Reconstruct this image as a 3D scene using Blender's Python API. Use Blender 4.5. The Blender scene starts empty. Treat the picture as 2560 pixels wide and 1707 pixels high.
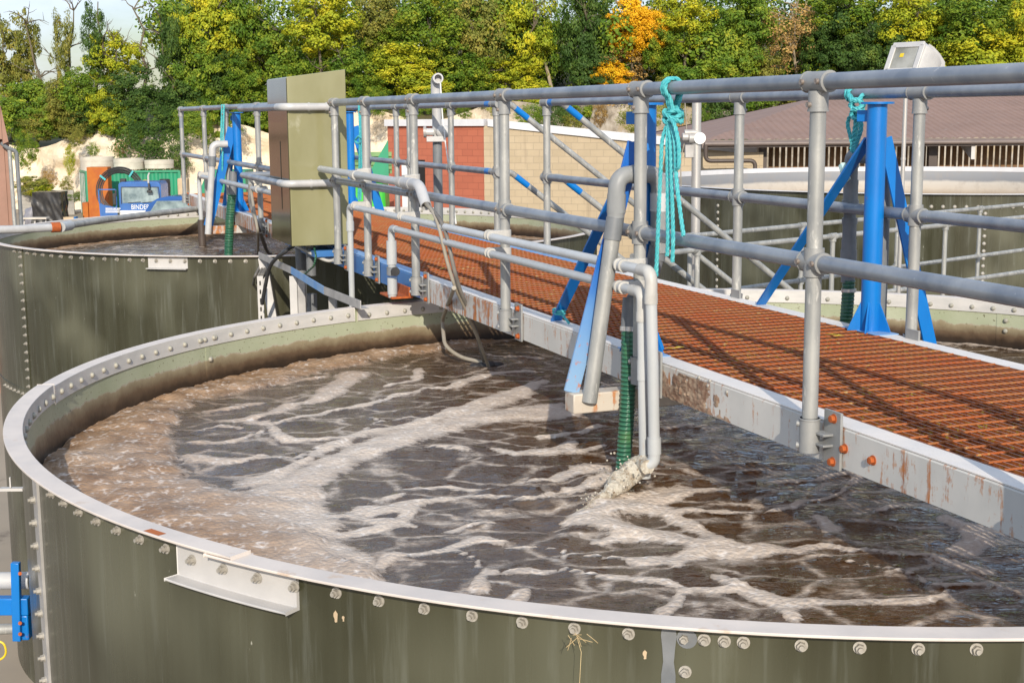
import bpy, math, random
import numpy as np
from mathutils import Vector, Matrix, noise as mnoise
random.seed(7); rng = np.random.default_rng(11)
PI = math.pi
scene = bpy.context.scene
COL = scene.collection

# ------------------------------------------------------------------ camera
F_PX, PITCH, ROLL, CZ = 3509.89, 0.160284, -0.0072988, 5.9
_cp, _sp, _cr, _sr = math.cos(PITCH), math.sin(PITCH), math.cos(ROLL), math.sin(ROLL)
FW = Vector((0, _cp, -_sp)); _u0 = Vector((0, _sp, _cp)); _r0 = Vector((1, 0, 0))
RT = _r0*_cr + _u0*_sr; UP = -_r0*_sr + _u0*_cr
C0 = Vector((0, 0, CZ))
cam = bpy.data.cameras.new('camera'); camo = bpy.data.objects.new('camera', cam); COL.objects.link(camo)
m3 = Matrix((RT, UP, -FW)).transposed()
camo.matrix_world = Matrix.Translation(C0) @ m3.to_4x4()
cam.sensor_width = 36; cam.lens = F_PX/2560*36; cam.clip_end = 2000; cam.clip_start = .05
scene.camera = camo

def ray(x, y): return FW + RT*((x-1280)/F_PX) + UP*((853.5-y)/F_PX)
def atz(x, y, z): r = ray(x, y); return C0 + r*((z-CZ)/r.z)       # point at height z seen in that direction
def aty(x, y, Y): r = ray(x, y); return C0 + r*(Y/r.y)            # point at distance Y

# walkway axes: s along it (away), o across it (+ = left)
TH = math.radians(110.70625)
DV = Vector((math.cos(TH), math.sin(TH), 0)); NV = Vector((-DV.y, DV.x, 0)); ZV = Vector((0, 0, 1))
P0 = Vector((1.02379, 4.73124, 0))
def W(s, o, z): return P0 + DV*s + NV*o + ZV*z
def onv(x, y, o):
    r = ray(x, y); q = C0 + r*(((P0+NV*o-C0).dot(NV))/r.dot(NV)); return (q-P0).dot(DV), q.z
def so(x, y, z): q = atz(x, y, z); return (q-P0).dot(DV), (q-P0).dot(NV)
T1 = Vector((1.19014, 6.65512, 0)); T2 = Vector((-2.39092, 16.12898, 0)); T3 = Vector((8.077, 27.0, 0))
RO = 3.434; RW = 3.372; ZR = 4.648; ZW = 4.33

# ------------------------------------------------------------------ mesh builder
class MB:
    def __init__(s): s.v = []; s.f = []; s.m = []
    def add(s, vs, fs, m=0):
        b = len(s.v); s.v += [tuple(p) for p in vs]; s.f += [tuple(b+i for i in f) for f in fs]; s.m += [m]*len(fs); return s
    def box(s, c, size, ax=None, m=0):
        ax = ax or (Vector((1, 0, 0)), Vector((0, 1, 0)), ZV); c = Vector(c)
        vs = [c+ax[0]*(size[0]/2*i)+ax[1]*(size[1]/2*j)+ax[2]*(size[2]/2*k) for i in (-1, 1) for j in (-1, 1) for k in (-1, 1)]
        return s.add(vs, [(0, 1, 3, 2), (4, 6, 7, 5), (0, 4, 5, 1), (2, 3, 7, 6), (0, 2, 6, 4), (1, 5, 7, 3)], m)
    def prism(s, poly, vec, m=0):
        n = len(poly); vec = Vector(vec); vs = [Vector(p) for p in poly]+[Vector(p)+vec for p in poly]
        return s.add(vs, [tuple(range(n))[::-1], tuple(range(n, 2*n))]+[(i, (i+1) % n, n+(i+1) % n, n+i) for i in range(n)], m)
    def bar(s, a, b, w, t, side, m=0):
        a, b = Vector(a), Vector(b); x = (b-a); L = x.length; x.normalize(); side = Vector(side); y = (side-x*side.dot(x)).normalized()
        return s.box((a+b)/2, (L, w, t), (x, y, x.cross(y)), m)
    def tube(s, path, r, n=12, caps=True, m=0, closed=False):
        P = [Vector(p) for p in path]; k = len(P); rr = r if isinstance(r, (list, tuple)) else [r]*k
        t0 = (P[1]-P[0]).normalized(); u = t0.orthogonal().normalized(); vs = []
        for i in range(k):
            if closed: t = (P[(i+1) % k]-P[i-1]).normalized()
            else: t = (P[min(i+1, k-1)]-P[max(i-1, 0)]).normalized()
            u = (u-t*u.dot(t)); u = u.normalized() if u.length > 1e-6 else t.orthogonal().normalized(); w = t.cross(u)
            vs += [P[i]+(u*math.cos(2*PI*j/n)+w*math.sin(2*PI*j/n))*rr[i] for j in range(n)]
        fs = []
        for i in range(k if closed else k-1):
            a, b = i*n, ((i+1) % k)*n
            fs += [(a+j, a+(j+1) % n, b+(j+1) % n, b+j) for j in range(n)]
        if caps and not closed: fs += [tuple(range(n))[::-1], tuple(range((k-1)*n, k*n))]
        return s.add(vs, fs, m)
    def cyl(s, a, b, r, n=16, m=0, r2=None): return s.tube([a, b], [r, r if r2 is None else r2], n, True, m)
    def pipe_open(s, path, r, ri, n=16, m=0):       # tube with an open, hollow end at path[-1]
        s.tube(path, r, n, False, m); P = [Vector(p) for p in path]; t = (P[-1]-P[-2]).normalized(); u = t.orthogonal().normalized(); w = t.cross(u)
        ring = lambda q, R: [q+(u*math.cos(2*PI*j/n)+w*math.sin(2*PI*j/n))*R for j in range(n)]
        vs = ring(P[-1], r)+ring(P[-1], ri)+ring(P[-1]-t*.08, ri)
        fs = [(j, (j+1) % n, n+(j+1) % n, n+j) for j in range(n)]+[(n+j, n+(j+1) % n, 2*n+(j+1) % n, 2*n+j) for j in range(n)]+[tuple(range(2*n, 3*n))]
        return s.add(vs, fs, m)
    def lathe(s, prof, c, a0=0, a1=2*PI, n=96, closed=True, mats=None):
        full = abs(a1-a0-2*PI) < 1e-6; k = len(prof); vs = []; N = n if full else n+1
        for i in range(N):
            a = a0+(a1-a0)*i/n; vs += [(c[0]+r*math.cos(a), c[1]+r*math.sin(a), c[2]+z) for r, z in prof]
        b = len(s.v); s.v += vs
        for i in range(n):
            i2 = (i+1) % N
            for j in range(k if closed else k-1):
                j2 = (j+1) % k
                s.f.append((b+i*k+j, b+i2*k+j, b+i2*k+j2, b+i*k+j2)); s.m.append(mats[j] if mats else 0)
        if not full and closed: s.f += [tuple(b+j for j in range(k))[::-1], tuple(b+(N-1)*k+j for j in range(k))]; s.m += [0, 0]
        return s
    def ball(s, c, r, nu=12, nv=8, sc=(1, 1, 1), m=0):
        c = Vector(c); vs = [c+Vector((0, 0, r*sc[2]))]
        for i in range(1, nv):
            p = PI*i/nv
            vs += [c+Vector((r*sc[0]*math.sin(p)*math.cos(2*PI*j/nu), r*sc[1]*math.sin(p)*math.sin(2*PI*j/nu), r*sc[2]*math.cos(p))) for j in range(nu)]
        vs.append(c-Vector((0, 0, r*sc[2]))); fs = [(0, 1+j, 1+(j+1) % nu) for j in range(nu)]
        for i in range(nv-2): fs += [(1+i*nu+j, 1+(i+1)*nu+j, 1+(i+1)*nu+(j+1) % nu, 1+i*nu+(j+1) % nu) for j in range(nu)]
        L = len(vs)-1; fs += [(L, 1+(nv-2)*nu+(j+1) % nu, 1+(nv-2)*nu+j) for j in range(nu)]
        return s.add(vs, fs, m)
    def mesh(s, name, org=(0, 0, 0), smooth=True, angle=38):
        me = bpy.data.meshes.new(name); v = np.array(s.v, float)-np.array(org, float)
        me.from_pydata(v.tolist(), [], s.f); me.polygons.foreach_set('material_index', s.m)
        if smooth:
            me.polygons.foreach_set('use_smooth', [True]*len(me.polygons)); me.set_sharp_from_angle(angle=math.radians(angle))
        me.update(); return me

def rootloc(o):
    while o.parent: o = o.parent
    return o.location
def mk(name, mb, mats, parent=None, org=None, bevel=0, smooth=True, local=False, angle=38):
    """link ONE mesh object; mesh given in world space (local=True: in the parent's own space)"""
    if local: o3 = (0, 0, 0)
    else: o3 = org if org is not None else (tuple(rootloc(parent)) if parent else (0, 0, 0))
    me = mb.mesh(name, o3, smooth, angle); ob = bpy.data.objects.new(name, me); COL.objects.link(ob)
    for m in (mats if isinstance(mats, (list, tuple)) else [mats]): me.materials.append(m)
    if parent: ob.parent = parent
    elif org is not None: ob.location = org
    if bevel:
        md = ob.modifiers.new('bevel', 'BEVEL'); md.width = bevel; md.segments = 2; md.limit_method = 'ANGLE'; md.angle_limit = math.radians(50)
    return ob
def tag(o, label=None, cat=None, group=None, kind=None):
    if label: o['label'] = label
    if cat: o['category'] = cat
    if group: o['group'] = group
    if kind: o['kind'] = kind
    return o
def thing(name, label, cat, loc=(0, 0, 0), group=None, rot=0):
    o = bpy.data.objects.new(name, None); COL.objects.link(o); o.location = loc; o.rotation_euler = (0, 0, rot); o.empty_display_size = .2
    return tag(o, label, cat, group)
def share(name, me, parent, loc=(0, 0, 0), rot=None, scale=None):
    o = bpy.data.objects.new(name, me); COL.objects.link(o); o.location = loc
    if rot is not None: o.rotation_euler = rot
    if scale is not None: o.scale = scale
    if parent: o.parent = parent
    return o
def bend(pts, r, n=6):
    P = [Vector(p) for p in pts]; out = [P[0]]
    for i in range(1, len(P)-1):
        a = (P[i-1]-P[i]); b = (P[i+1]-P[i]); R = min(r, a.length*.48, b.length*.48); a.normalize(); b.normalize()
        p, q = P[i]+a*R, P[i]+b*R
        for k in range(n+1):
            t = k/n; out.append(p*(1-t)**2+P[i]*2*t*(1-t)+q*t*t)
    out.append(P[-1]); return out

# ------------------------------------------------------------------ materials
def newmat(name):
    m = bpy.data.materials.new(name); m.use_nodes = True; nt = m.node_tree; return m, nt, nt.nodes['Principled BSDF']
def N(nt, t, **kw):
    n = nt.nodes.new(t)
    for k, v in kw.items():
        if k in n.inputs: n.inputs[k].default_value = v
        else: setattr(n, k, v)
    return n
def L(nt, a, b): nt.links.new(a, b)
def coords(nt, scale=(1, 1, 1), out='Object'):
    tc = N(nt, 'ShaderNodeTexCoord'); mp = N(nt, 'ShaderNodeMapping'); mp.inputs['Scale'].default_value = scale; L(nt, tc.outputs[out], mp.inputs[0]); return mp.outputs[0]
def noise(nt, vec, scale, detail=4, rough=.55): n = N(nt, 'ShaderNodeTexNoise', Scale=scale, Detail=detail, Roughness=rough); L(nt, vec, n.inputs['Vector']); return n.outputs['Fac']
def ramp(nt, fac, stops):
    r = N(nt, 'ShaderNodeValToRGB'); e = r.color_ramp.elements
    while len(e) < len(stops): e.new(.5)
    for el, (p, c) in zip(e, stops): el.position = p; el.color = (*c, 1) if len(c) == 3 else c
    L(nt, fac, r.inputs[0]); return r.outputs[0]
def mix(nt, fac, a, b, mode='MIX'):
    n = N(nt, 'ShaderNodeMix', data_type='RGBA', blend_type=mode)
    for i, x in ((0, fac), (6, a), (7, b)):
        if isinstance(x, (int, float)): n.inputs[i].default_value = x
        elif isinstance(x, (tuple, list)): n.inputs[i].default_value = (*x, 1)
        else: L(nt, x, n.inputs[i])
    return n.outputs[2]
def mth(nt, op, a, b=0, c=0):
    n = N(nt, 'ShaderNodeMath', operation=op)
    for i, x in enumerate((a, b, c)):
        if isinstance(x, (int, float)): n.inputs[i].default_value = x
        else: L(nt, x, n.inputs[i])
    return n.outputs[0]
def bump(nt, bs, h, strength=.3, dist=.01):
    b = N(nt, 'ShaderNodeBump', Strength=strength, Distance=dist); L(nt, h, b.inputs['Height']); L(nt, b.outputs[0], bs.inputs['Normal'])
def G(v): return (0, 0, 0) if v == 0 else (v, v, v)
def pm(name, c1, c2=None, scale=8, rough=.5, metal=0, bst=0, bsc=40, stretch=(1, 1, 1), c3=None, s3=20, t3=.6, spec=.5, rv=.12, lo=.35, hi=.65):
    """painted/plain surface: two tones mixed by noise, optional third tone in specks, roughness variation, bump"""
    m, nt, bs = newmat(name); v = coords(nt, stretch); n1 = noise(nt, v, scale)
    c2 = c2 or tuple(x*.8 for x in c1)
    col = mix(nt, ramp(nt, n1, [(lo, G(0)), (hi, G(1))]), c1, c2)
    if c3: col = mix(nt, ramp(nt, noise(nt, v, s3, 6, .65), [(t3, G(0)), (t3+.08, G(1))]), col, c3)
    L(nt, col, bs.inputs['Base Color']); bs.inputs['Metallic'].default_value = metal; bs.inputs['Specular IOR Level'].default_value = spec
    r = mth(nt, 'MULTIPLY_ADD', noise(nt, v, scale*2.3), rv*2, rough-rv); L(nt, r, bs.inputs['Roughness'])
    if bst: bump(nt, bs, noise(nt, coords(nt), bsc, 5), bst, .004)
    return m

M = {}
M['post'] = pm('galvanised_post', (.37, .37, .35), (.25, .255, .25), 14, .5, .25, .15, 60, (1, 1, .3), (.50, .49, .46), 30, .58)
M['rail'] = pm('weathered_rail', (.17, .195, .235), (.29, .31, .335), 6, .36, .3, .08, 70, (1, 1, 1), (.42, .43, .44), 34, .64)
M['fitting'] = pm('cast_fitting', (.30, .30, .29), (.25, .255, .255), 14, .5, .2, .2, 90)
M['rusty_screw'] = pm('set_screw', (.20, .15, .12), (.36, .34, .32), 40, .6, .4)
M['pvc'] = pm('grey_pvc', (.42, .435, .44), (.36, .375, .38), 6, .38, 0, .04, 50, (1, 1, .4), (.34, .28, .21), 7, .64)
M['pvc_light'] = pm('pale_grey_elbow', (.50, .515, .52), (.44, .455, .46), 8, .4)
M['pvc_dark'] = pm('dark_grey_pvc', (.13, .14, .15), (.18, .19, .2), 9, .45, 0, .05, 50)
M['clip'] = pm('white_plastic_clip', (.47, .46, .435), (.38, .37, .345), 12, .5, 0, .1, 60)
M['white_pipe'] = pm('white_pipe', (.46, .46, .46), (.38, .38, .38), 8, .4)
M['blue'] = pm('blue_paint', (.002, .165, .52), (.004, .135, .44), 5, .32, 0, .08, 30, (1, 1, .5), (.25, .07, .03), 18, .665)
M['blue_pale'] = pm('faded_blue_paint', (.10, .26, .55), (.20, .33, .52), 5, .5, 0, .08, 30, (1, 1, .5), (.33, .10, .03), 11, .62)
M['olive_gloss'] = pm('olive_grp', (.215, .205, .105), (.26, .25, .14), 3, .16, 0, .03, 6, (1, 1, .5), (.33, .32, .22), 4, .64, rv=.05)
M['olive_shade'] = pm('olive_grp_shade', (.045, .045, .024), (.07, .07, .036), 3, .12, 0, .05, 5, (1, 1, .3), (.30, .29, .26), 3, .70, rv=.03)  # cabinet olive darkened for the face turned from the sun; shade painted in
M['rim'] = pm('galvanised_rim', (.62, .55, .49), (.52, .47, .43), 5, .65, 0, .05, 40, (1, 1, 1), (.50, .39, .30), 7, .62)
M['rim_inner'] = pm('galvanised_angle', (.50, .49, .47), (.60, .58, .55), 6, .42, .12, .05, 40, (1, 1, 3), (.42, .42, .40), 12, .66)
M['bolt'] = pm('dull_bolt', (.30, .28, .245), (.43, .41, .37), 25, .5, .2)
M['bolt_cap'] = pm('bolt_cap', (.25, .245, .21), (.38, .36, .30), 25, .55, .05)
M['rust'] = pm('orange_rust', (.42, .095, .015), (.26, .06, .015), 30, .85, 0, .3, 90)
M['orange_plate'] = pm('rusted_plate', (.43, .13, .015), (.36, .09, .018), 2, .8, 0, .1, 8, c3=(.25, .09, .03), s3=4, t3=.62)
M['yellow'] = pm('yellow_plastic', (.75, .55, .02), None, 8, .5)
M['rope'] = pm('turquoise_rope', (.03, .33, .37), (.10, .46, .48), 60, .7, 0, .4, 120)
M['rope_pale'] = pm('pale_cord', (.55, .72, .66), (.4, .62, .6), 60, .7)
M['black'] = pm('black_rubber', (.018, .018, .02), (.035, .035, .037), 12, .5)
M['cable'] = pm('grey_cable', (.10, .095, .09), (.20, .185, .16), 6, .55)
M['cable_pale'] = pm('muddy_cable', (.33, .30, .25), (.24, .21, .16), 6, .6)
M['dark'] = pm('dark_interior', (.012, .011, .010), None, 5, .8)
M['steel'] = pm('stainless', (.55, .53, .50), (.48, .46, .44), 9, .35, .55, 0, 9, (1, 1, .2))
M['steel_angle'] = pm('weathered_angle', (.40, .385, .37), (.30, .29, .28), 9, .5, .2, .1, 50, (1, 1, 1), (.30, .22, .17), 9, .7)
M['aluminium'] = pm('pale_aluminium', (.52, .505, .49), (.45, .44, .43), 7, .5, .1)
M['lamp_body'] = pm('lamp_casting', (.52, .51, .49), (.46, .45, .44), 12, .45, .1)
M['foil'] = pm('dull_black_foil', (.02, .02, .021), (.035, .034, .034), 5, .22, 0, .8, 9, (1, 1, .5))

def hose_mat():
    m, nt, bs = newmat('green_hose'); z = N(nt, 'ShaderNodeSeparateXYZ'); L(nt, coords(nt), z.inputs[0])
    w = mth(nt, 'SINE', mth(nt, 'MULTIPLY', z.outputs[2], 330)); n1 = noise(nt, coords(nt), 9)
    c = mix(nt, mth(nt, 'MULTIPLY_ADD', w, .35, .45), (.010, .06, .038), (.045, .165, .095)); c = mix(nt, ramp(nt, n1, [(.5, G(0)), (.75, G(.6))]), c, (.10, .20, .06))
    L(nt, c, bs.inputs['Base Color']); bs.inputs['Roughness'].default_value = .3; bump(nt, bs, w, .6, .004); return m
M['hose'] = hose_mat()

def worn_blue():
    m, nt, bs = newmat('worn_blue_paint'); v = coords(nt); z = N(nt, 'ShaderNodeSeparateXYZ'); L(nt, v, z.inputs[0])
    h = mth(nt, 'ADD', z.outputs[2], mth(nt, 'MULTIPLY', noise(nt, v, 9, 5), .22)); c = ramp(nt, h, [(.02, (.20, .34, .52)), (.30, (.10, .24, .50)), (.52, (.004, .105, .42))])
    sp = ramp(nt, mth(nt, 'SUBTRACT', noise(nt, v, 24, 5, .7), mth(nt, 'MULTIPLY', z.outputs[2], .22)), [(.60, G(0)), (.66, G(.9))])
    L(nt, mix(nt, sp, c, (.42, .15, .06)), bs.inputs['Base Color']); bs.inputs['Roughness'].default_value = .45; return m
def beam_mat(name, base, base2, amt):
    m, nt, bs = newmat(name); v = coords(nt)
    col = mix(nt, ramp(nt, noise(nt, v, 4), [(.35, G(0)), (.65, G(1))]), base, base2)
    drip = noise(nt, coords(nt, (9, 9, 1.3)), 2.2, 6, .7); spots = noise(nt, v, 26, 5, .7)
    big = noise(nt, v, 1.1, 3)
    k = mth(nt, 'ADD', mth(nt, 'MULTIPLY', drip, .62), mth(nt, 'MULTIPLY', spots, .30)); k = mth(nt, 'ADD', k, mth(nt, 'MULTIPLY', big, .25))
    f = ramp(nt, k, [(amt, G(0)), (amt+.03, G(.55)), (amt+.09, G(1))])
    rc = ramp(nt, spots, [(.3, (.15, .04, .012)), (.55, (.38, .13, .03)), (.75, (.48, .25, .10))])
    L(nt, mix(nt, f, col, rc), bs.inputs['Base Color'])
    L(nt, mth(nt, 'MULTIPLY_ADD', f, .35, .42), bs.inputs['Roughness']); bump(nt, bs, k, .25, .006); return m
M['beam_white'] = beam_mat('rust_streaked_white_paint', (.58, .56, .52), (.49, .48, .45), .625)
M['beam_rusty'] = beam_mat('rust_covered_white_paint', (.50, .50, .48), (.42, .41, .40), .575)
M['beam_blue'] = beam_mat('blue_painted_beam', (.035, .14, .37), (.05, .18, .42), .76)
M['blue_worn'] = worn_blue()
M['outrig'] = beam_mat('stained_outrigger', (.52, .47, .40), (.46, .40, .33), .66)
M['flange'] = pm('worn_flange_top', (.72, .66, .60), (.62, .59, .56), 5, .5, 0, .1, 40, (1, 1, 1), (.62, .50, .46), 4, .62)

def grating_mat():
    m, nt, bs = newmat('rusted_grating'); v = coords(nt)
    c = mix(nt, ramp(nt, noise(nt, v, 3.5), [(.35, G(0)), (.7, G(1))]), (.335, .072, .012), (.30, .11, .028))
    c = mix(nt, ramp(nt, noise(nt, v, 55, 4), [(.5, G(0)), (.72, G(1))]), c, (.13, .03, .009))
    moss = mth(nt, 'MULTIPLY', ramp(nt, noise(nt, v, 1.4), [(.46, G(0)), (.6, G(1))]), ramp(nt, noise(nt, v, 42), [(.56, G(0)), (.66, G(1))]))
    c = mix(nt, moss, c, (.40, .30, .035))
    L(nt, c, bs.inputs['Base Color']); bs.inputs['Roughness'].default_value = .85; bs.inputs['Specular IOR Level'].default_value = .25
    bump(nt, bs, noise(nt, v, 90), .4, .004); return m
M['grating'] = grating_mat()
M['rod'] = pm('rusty_cross_rod', (.36, .08, .013), (.32, .12, .035), 5, .8, 0, .2, 80, (1, 1, 1), (.42, .27, .09), 30, .60)
M['bar_top'] = pm('worn_bar_edge', (.30, .20, .18), (.26, .12, .08), 20, .6, .1)

def tank_outer():
    m, nt, bs = newmat('glass_fused_olive'); v = coords(nt); st = coords(nt, (5, 5, .35))
    c = mix(nt, ramp(nt, noise(nt, st, 1.5, 5), [(.35, G(0)), (.68, G(1))]), (.030, .029, .014), (.050, .051, .031))
    c = mix(nt, ramp(nt, noise(nt, coords(nt, (9, 9, .6)), 2.2, 6, .6), [(.55, G(0)), (.72, G(.8))]), c, (.10, .105, .085))
    c = mix(nt, ramp(nt, noise(nt, v, 1.1, 2), [(.48, G(0)), (.7, G(.6))]), c, (.14, .14, .095))
    c = mix(nt, ramp(nt, noise(nt, coords(nt, (1, 1, .3)), 34, 3), [(.745, G(0)), (.77, G(.8))]), c, (.38, .37, .31))
    L(nt, c, bs.inputs['Base Color']); L(nt, mth(nt, 'MULTIPLY_ADD', noise(nt, st, 2.5), .34, .12), bs.inputs['Roughness'])
    bs.inputs['Specular IOR Level'].default_value = .55
    bump(nt, bs, noise(nt, coords(nt, (1, 1, .6)), 1.6, 2), .22, .03); return m
M['tank'] = tank_outer()
def tank_inner(zw):
    m, nt, bs = newmat('tank_lining'); v = coords(nt); z = N(nt, 'ShaderNodeSeparateXYZ'); L(nt, v, z.inputs[0])
    c = mix(nt, ramp(nt, noise(nt, coords(nt, (1, 1, .6)), 3), [(.35, G(0)), (.7, G(1))]), (.30, .33, .22), (.38, .40, .29))
    c = mix(nt, ramp(nt, noise(nt, v, 60, 3), [(.64, G(0)), (.7, G(1))]), c, (.13, .12, .07))
    h = mth(nt, 'ADD', mth(nt, 'SUBTRACT', z.outputs[2], zw), mth(nt, 'MULTIPLY', mth(nt, 'SUBTRACT', noise(nt, v, 7, 6, .7), .5), .10))
    tide = ramp(nt, mth(nt, 'MULTIPLY', h, 4), [(.0, (.012, .008, .005)), (.16, (.03, .018, .010)), (.32, (.10, .065, .038)), (.55, (.26, .22, .14)), (.8, (.9, .9, .9))])
    c = mix(nt, 1.0, c, tide, 'DARKEN')
    L(nt, c, bs.inputs['Base Color']); L(nt, mth(nt, 'MULTIPLY_ADD', noise(nt, v, 9), .3, .25), bs.inputs['Roughness']); bump(nt, bs, noise(nt, v, 45), .2, .006); return m
M['lining'] = tank_inner(ZW)
def tank3_inner():
    m, nt, bs = newmat('storage_tank_lining'); v = coords(nt); z = N(nt, 'ShaderNodeSeparateXYZ'); L(nt, v, z.inputs[0])
    f = mth(nt, 'ADD', z.outputs[2], mth(nt, 'MULTIPLY', noise(nt, v, 1.3, 6, .7), .10))
    c = ramp(nt, mth(nt, 'SUBTRACT', f, 3.9), [(.16, (.26, .20, .14)), (.30, (.44, .39, .33)), (.45, (.46, .43, .39)), (.50, (.20, .21, .23)), (.74, (.27, .28, .30))])
    c = mix(nt, ramp(nt, noise(nt, v, 5, 6, .7), [(.5, G(0)), (.72, G(.5))]), c, (.30, .26, .22))
    L(nt, c, bs.inputs['Base Color']); bs.inputs['Roughness'].default_value = .6; return m
M['lining3'] = tank3_inner()

def water_mat():
    m, nt, bs = newmat('aerated_sludge'); v = coords(nt)
    a = N(nt, 'ShaderNodeAttribute', attribute_name='foam'); t = N(nt, 'ShaderNodeAttribute', attribute_name='tan')
    n1 = noise(nt, coords(nt, (1, 1.5, 1)), 6, 6, .7); n2 = noise(nt, coords(nt, (1, 1.35, 1)), 34, 5, .7); n3 = noise(nt, v, 1.7, 3)
    k = mth(nt, 'ADD', a.outputs['Fac'], mth(nt, 'MULTIPLY', mth(nt, 'SUBTRACT', n1, .5), 1.25)); k = mth(nt, 'ADD', k, mth(nt, 'MULTIPLY', mth(nt, 'SUBTRACT', n2, .5), .6))
    f = ramp(nt, k, [(.44, G(0)), (.56, G(.6)), (.78, G(1))])
    # thin secondary web and drifting flecks
    wv = N(nt, 'ShaderNodeVectorMath', operation='MULTIPLY_ADD'); wv.inputs[1].default_value = (.34, .34, .34); nz = N(nt, 'ShaderNodeTexNoise', Scale=2.6, Detail=5.); L(nt, v, nz.inputs['Vector']); L(nt, nz.outputs['Color'], wv.inputs[0]); L(nt, coords(nt, (1, 1.7, 1)), wv.inputs[2])
    ve = N(nt, 'ShaderNodeTexVoronoi', feature='DISTANCE_TO_EDGE', Scale=2.7); L(nt, wv.outputs[0], ve.inputs['Vector'])
    web = mth(nt, 'MULTIPLY', ramp(nt, mth(nt, 'ADD', ve.outputs['Distance'], mth(nt, 'MULTIPLY', mth(nt, 'SUBTRACT', n2, .5), .10)), [(.0, G(.85)), (.04, G(.5)), (.085, G(0))]), ramp(nt, n1, [(.34, G(.0)), (.60, G(1))]))
    fleck = mth(nt, 'MULTIPLY', ramp(nt, noise(nt, coords(nt, (1.3, 3.0, 1)), 15, 7, .74), [(.58, G(0)), (.70, G(.7))]), ramp(nt, n3, [(.38, G(0)), (.58, G(1))]))
    f = mth(nt, 'MAXIMUM', f, mth(nt, 'MAXIMUM', fleck, web))
    vor = N(nt, 'ShaderNodeTexVoronoi', Scale=48); L(nt, v, vor.inputs['Vector']); bub = vor.outputs['Distance']
    fc = mix(nt, t.outputs['Fac'], mix(nt, ramp(nt, n2, [(.35, G(0)), (.65, G(1))]), (.58, .495, .41), (.46, .38, .31)), mix(nt, ramp(nt, noise(nt, v, 7, 6, .65), [(.33, G(0)), (.68, G(1))]), (.17, .09, .038), (.40, .255, .15)))
    fc = mix(nt, ramp(nt, mth(nt, 'MULTIPLY', bub, ramp(nt, noise(nt, v, 19, 4), [(.4, G(.2)), (.7, G(1.2))])), [(.35, G(0)), (.85, G(.55))]), fc, (.85, .80, .75))
    wc = mix(nt, ramp(nt, noise(nt, v, 1.2, 4), [(.35, G(0)), (.7, G(1))]), (.046, .025, .010), (.085, .048, .021))
    wc = mix(nt, ramp(nt, n1, [(.45, G(0)), (.7, G(.35))]), wc, (.16, .115, .075))
    L(nt, mix(nt, f, wc, fc), bs.inputs['Base Color'])
    L(nt, mth(nt, 'MULTIPLY_ADD', f, .5, .06), bs.inputs['Roughness']); bs.inputs['IOR'].default_value = 1.55
    rip = mth(nt, 'ADD', noise(nt, coords(nt, (.8, 1.5, 1)), 9, 3, .55), mth(nt, 'MULTIPLY', noise(nt, coords(nt, (1, 2.2, 1)), 26, 3), .4))
    hh = mth(nt, 'ADD', mth(nt, 'MULTIPLY', rip, mth(nt, 'SUBTRACT', 1.0, mth(nt, 'MULTIPLY', f, .9))), mth(nt, 'MULTIPLY', f, mth(nt, 'SUBTRACT', .5, mth(nt, 'MULTIPLY', bub, .22))))
    bump(nt, bs, hh, .62, .035); return m
M['water'] = water_mat()
def jet_mat():
    m, nt, bs = newmat('frothy_jet'); v = coords(nt); n1 = noise(nt, v, 22, 5, .7)
    L(nt, mix(nt, ramp(nt, n1, [(.35, G(0)), (.55, G(1))]), (.40, .29, .18), (.78, .73, .62)), bs.inputs['Base Color']); bs.inputs['Roughness'].default_value = .12
    bs.inputs['Transmission Weight'].default_value = .25; bump(nt, bs, noise(nt, v, 30, 6, .7), .9, .03); return m
M['jet'] = jet_mat()

def brick_mat(name, c1, c2, mort, sc, var=.5, w=.44, h=.225):
    m, nt, bs = newmat(name); tc = N(nt, 'ShaderNodeUVMap'); b = N(nt, 'ShaderNodeTexBrick')
    L(nt, tc.outputs[0], b.inputs['Vector']); b.inputs['Color1'].default_value = (*c1, 1); b.inputs['Color2'].default_value = (*c2, 1); b.inputs['Mortar'].default_value = (*mort, 1)
    b.inputs['Scale'].default_value = 1; b.inputs['Brick Width'].default_value = w; b.inputs['Row Height'].default_value = h; b.inputs['Mortar Size'].default_value = .009; b.inputs['Mortar Smooth'].default_value = .3; b.inputs['Bias'].default_value = -.2
    v = coords(nt); c = mix(nt, ramp(nt, noise(nt, v, .9, 6, .7), [(.35, G(0)), (.7, G(var))]), b.outputs['Color'], tuple(x*.72 for x in c1))
    c = mix(nt, ramp(nt, noise(nt, coords(nt, (2.2, 2.2, .12)), 1.6, 4), [(.62, G(0)), (.75, G(.4))]), c, (.16, .12, .09))
    L(nt, c, bs.inputs['Base Color']); bs.inputs['Roughness'].default_value = .85; bump(nt, bs, mth(nt, 'SUBTRACT', 1, b.outputs['Fac']), .5, .02); return m
M['buff'] = brick_mat('buff_blockwork', (.46, .37, .25), (.40, .32, .21), (.34, .28, .20), 1)
M['red'] = brick_mat('red_painted_blockwork', (.42, .125, .07), (.37, .105, .06), (.29, .085, .05), 1, .3)
M['greyblock'] = brick_mat('grey_blockwork', (.36, .34, .31), (.31, .30, .28), (.27, .26, .24), 1)
M['fascia'] = pm('white_fascia', (.62, .62, .64), (.55, .55, .57), 3, .5)
M['roof'] = pm('brown_sheet_roof', (.27, .165, .12), (.23, .14, .10), 1.2, .65, .05, 0, 9, (1, 1, 1), (.29, .21, .17), 3, .62)
M['clad'] = pm('brown_cladding', (.30, .165, .12), (.25, .14, .10), 2, .5)
M['gutter'] = pm('grey_brown_gutter', (.17, .13, .115), (.14, .11, .10), 4, .5)
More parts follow.
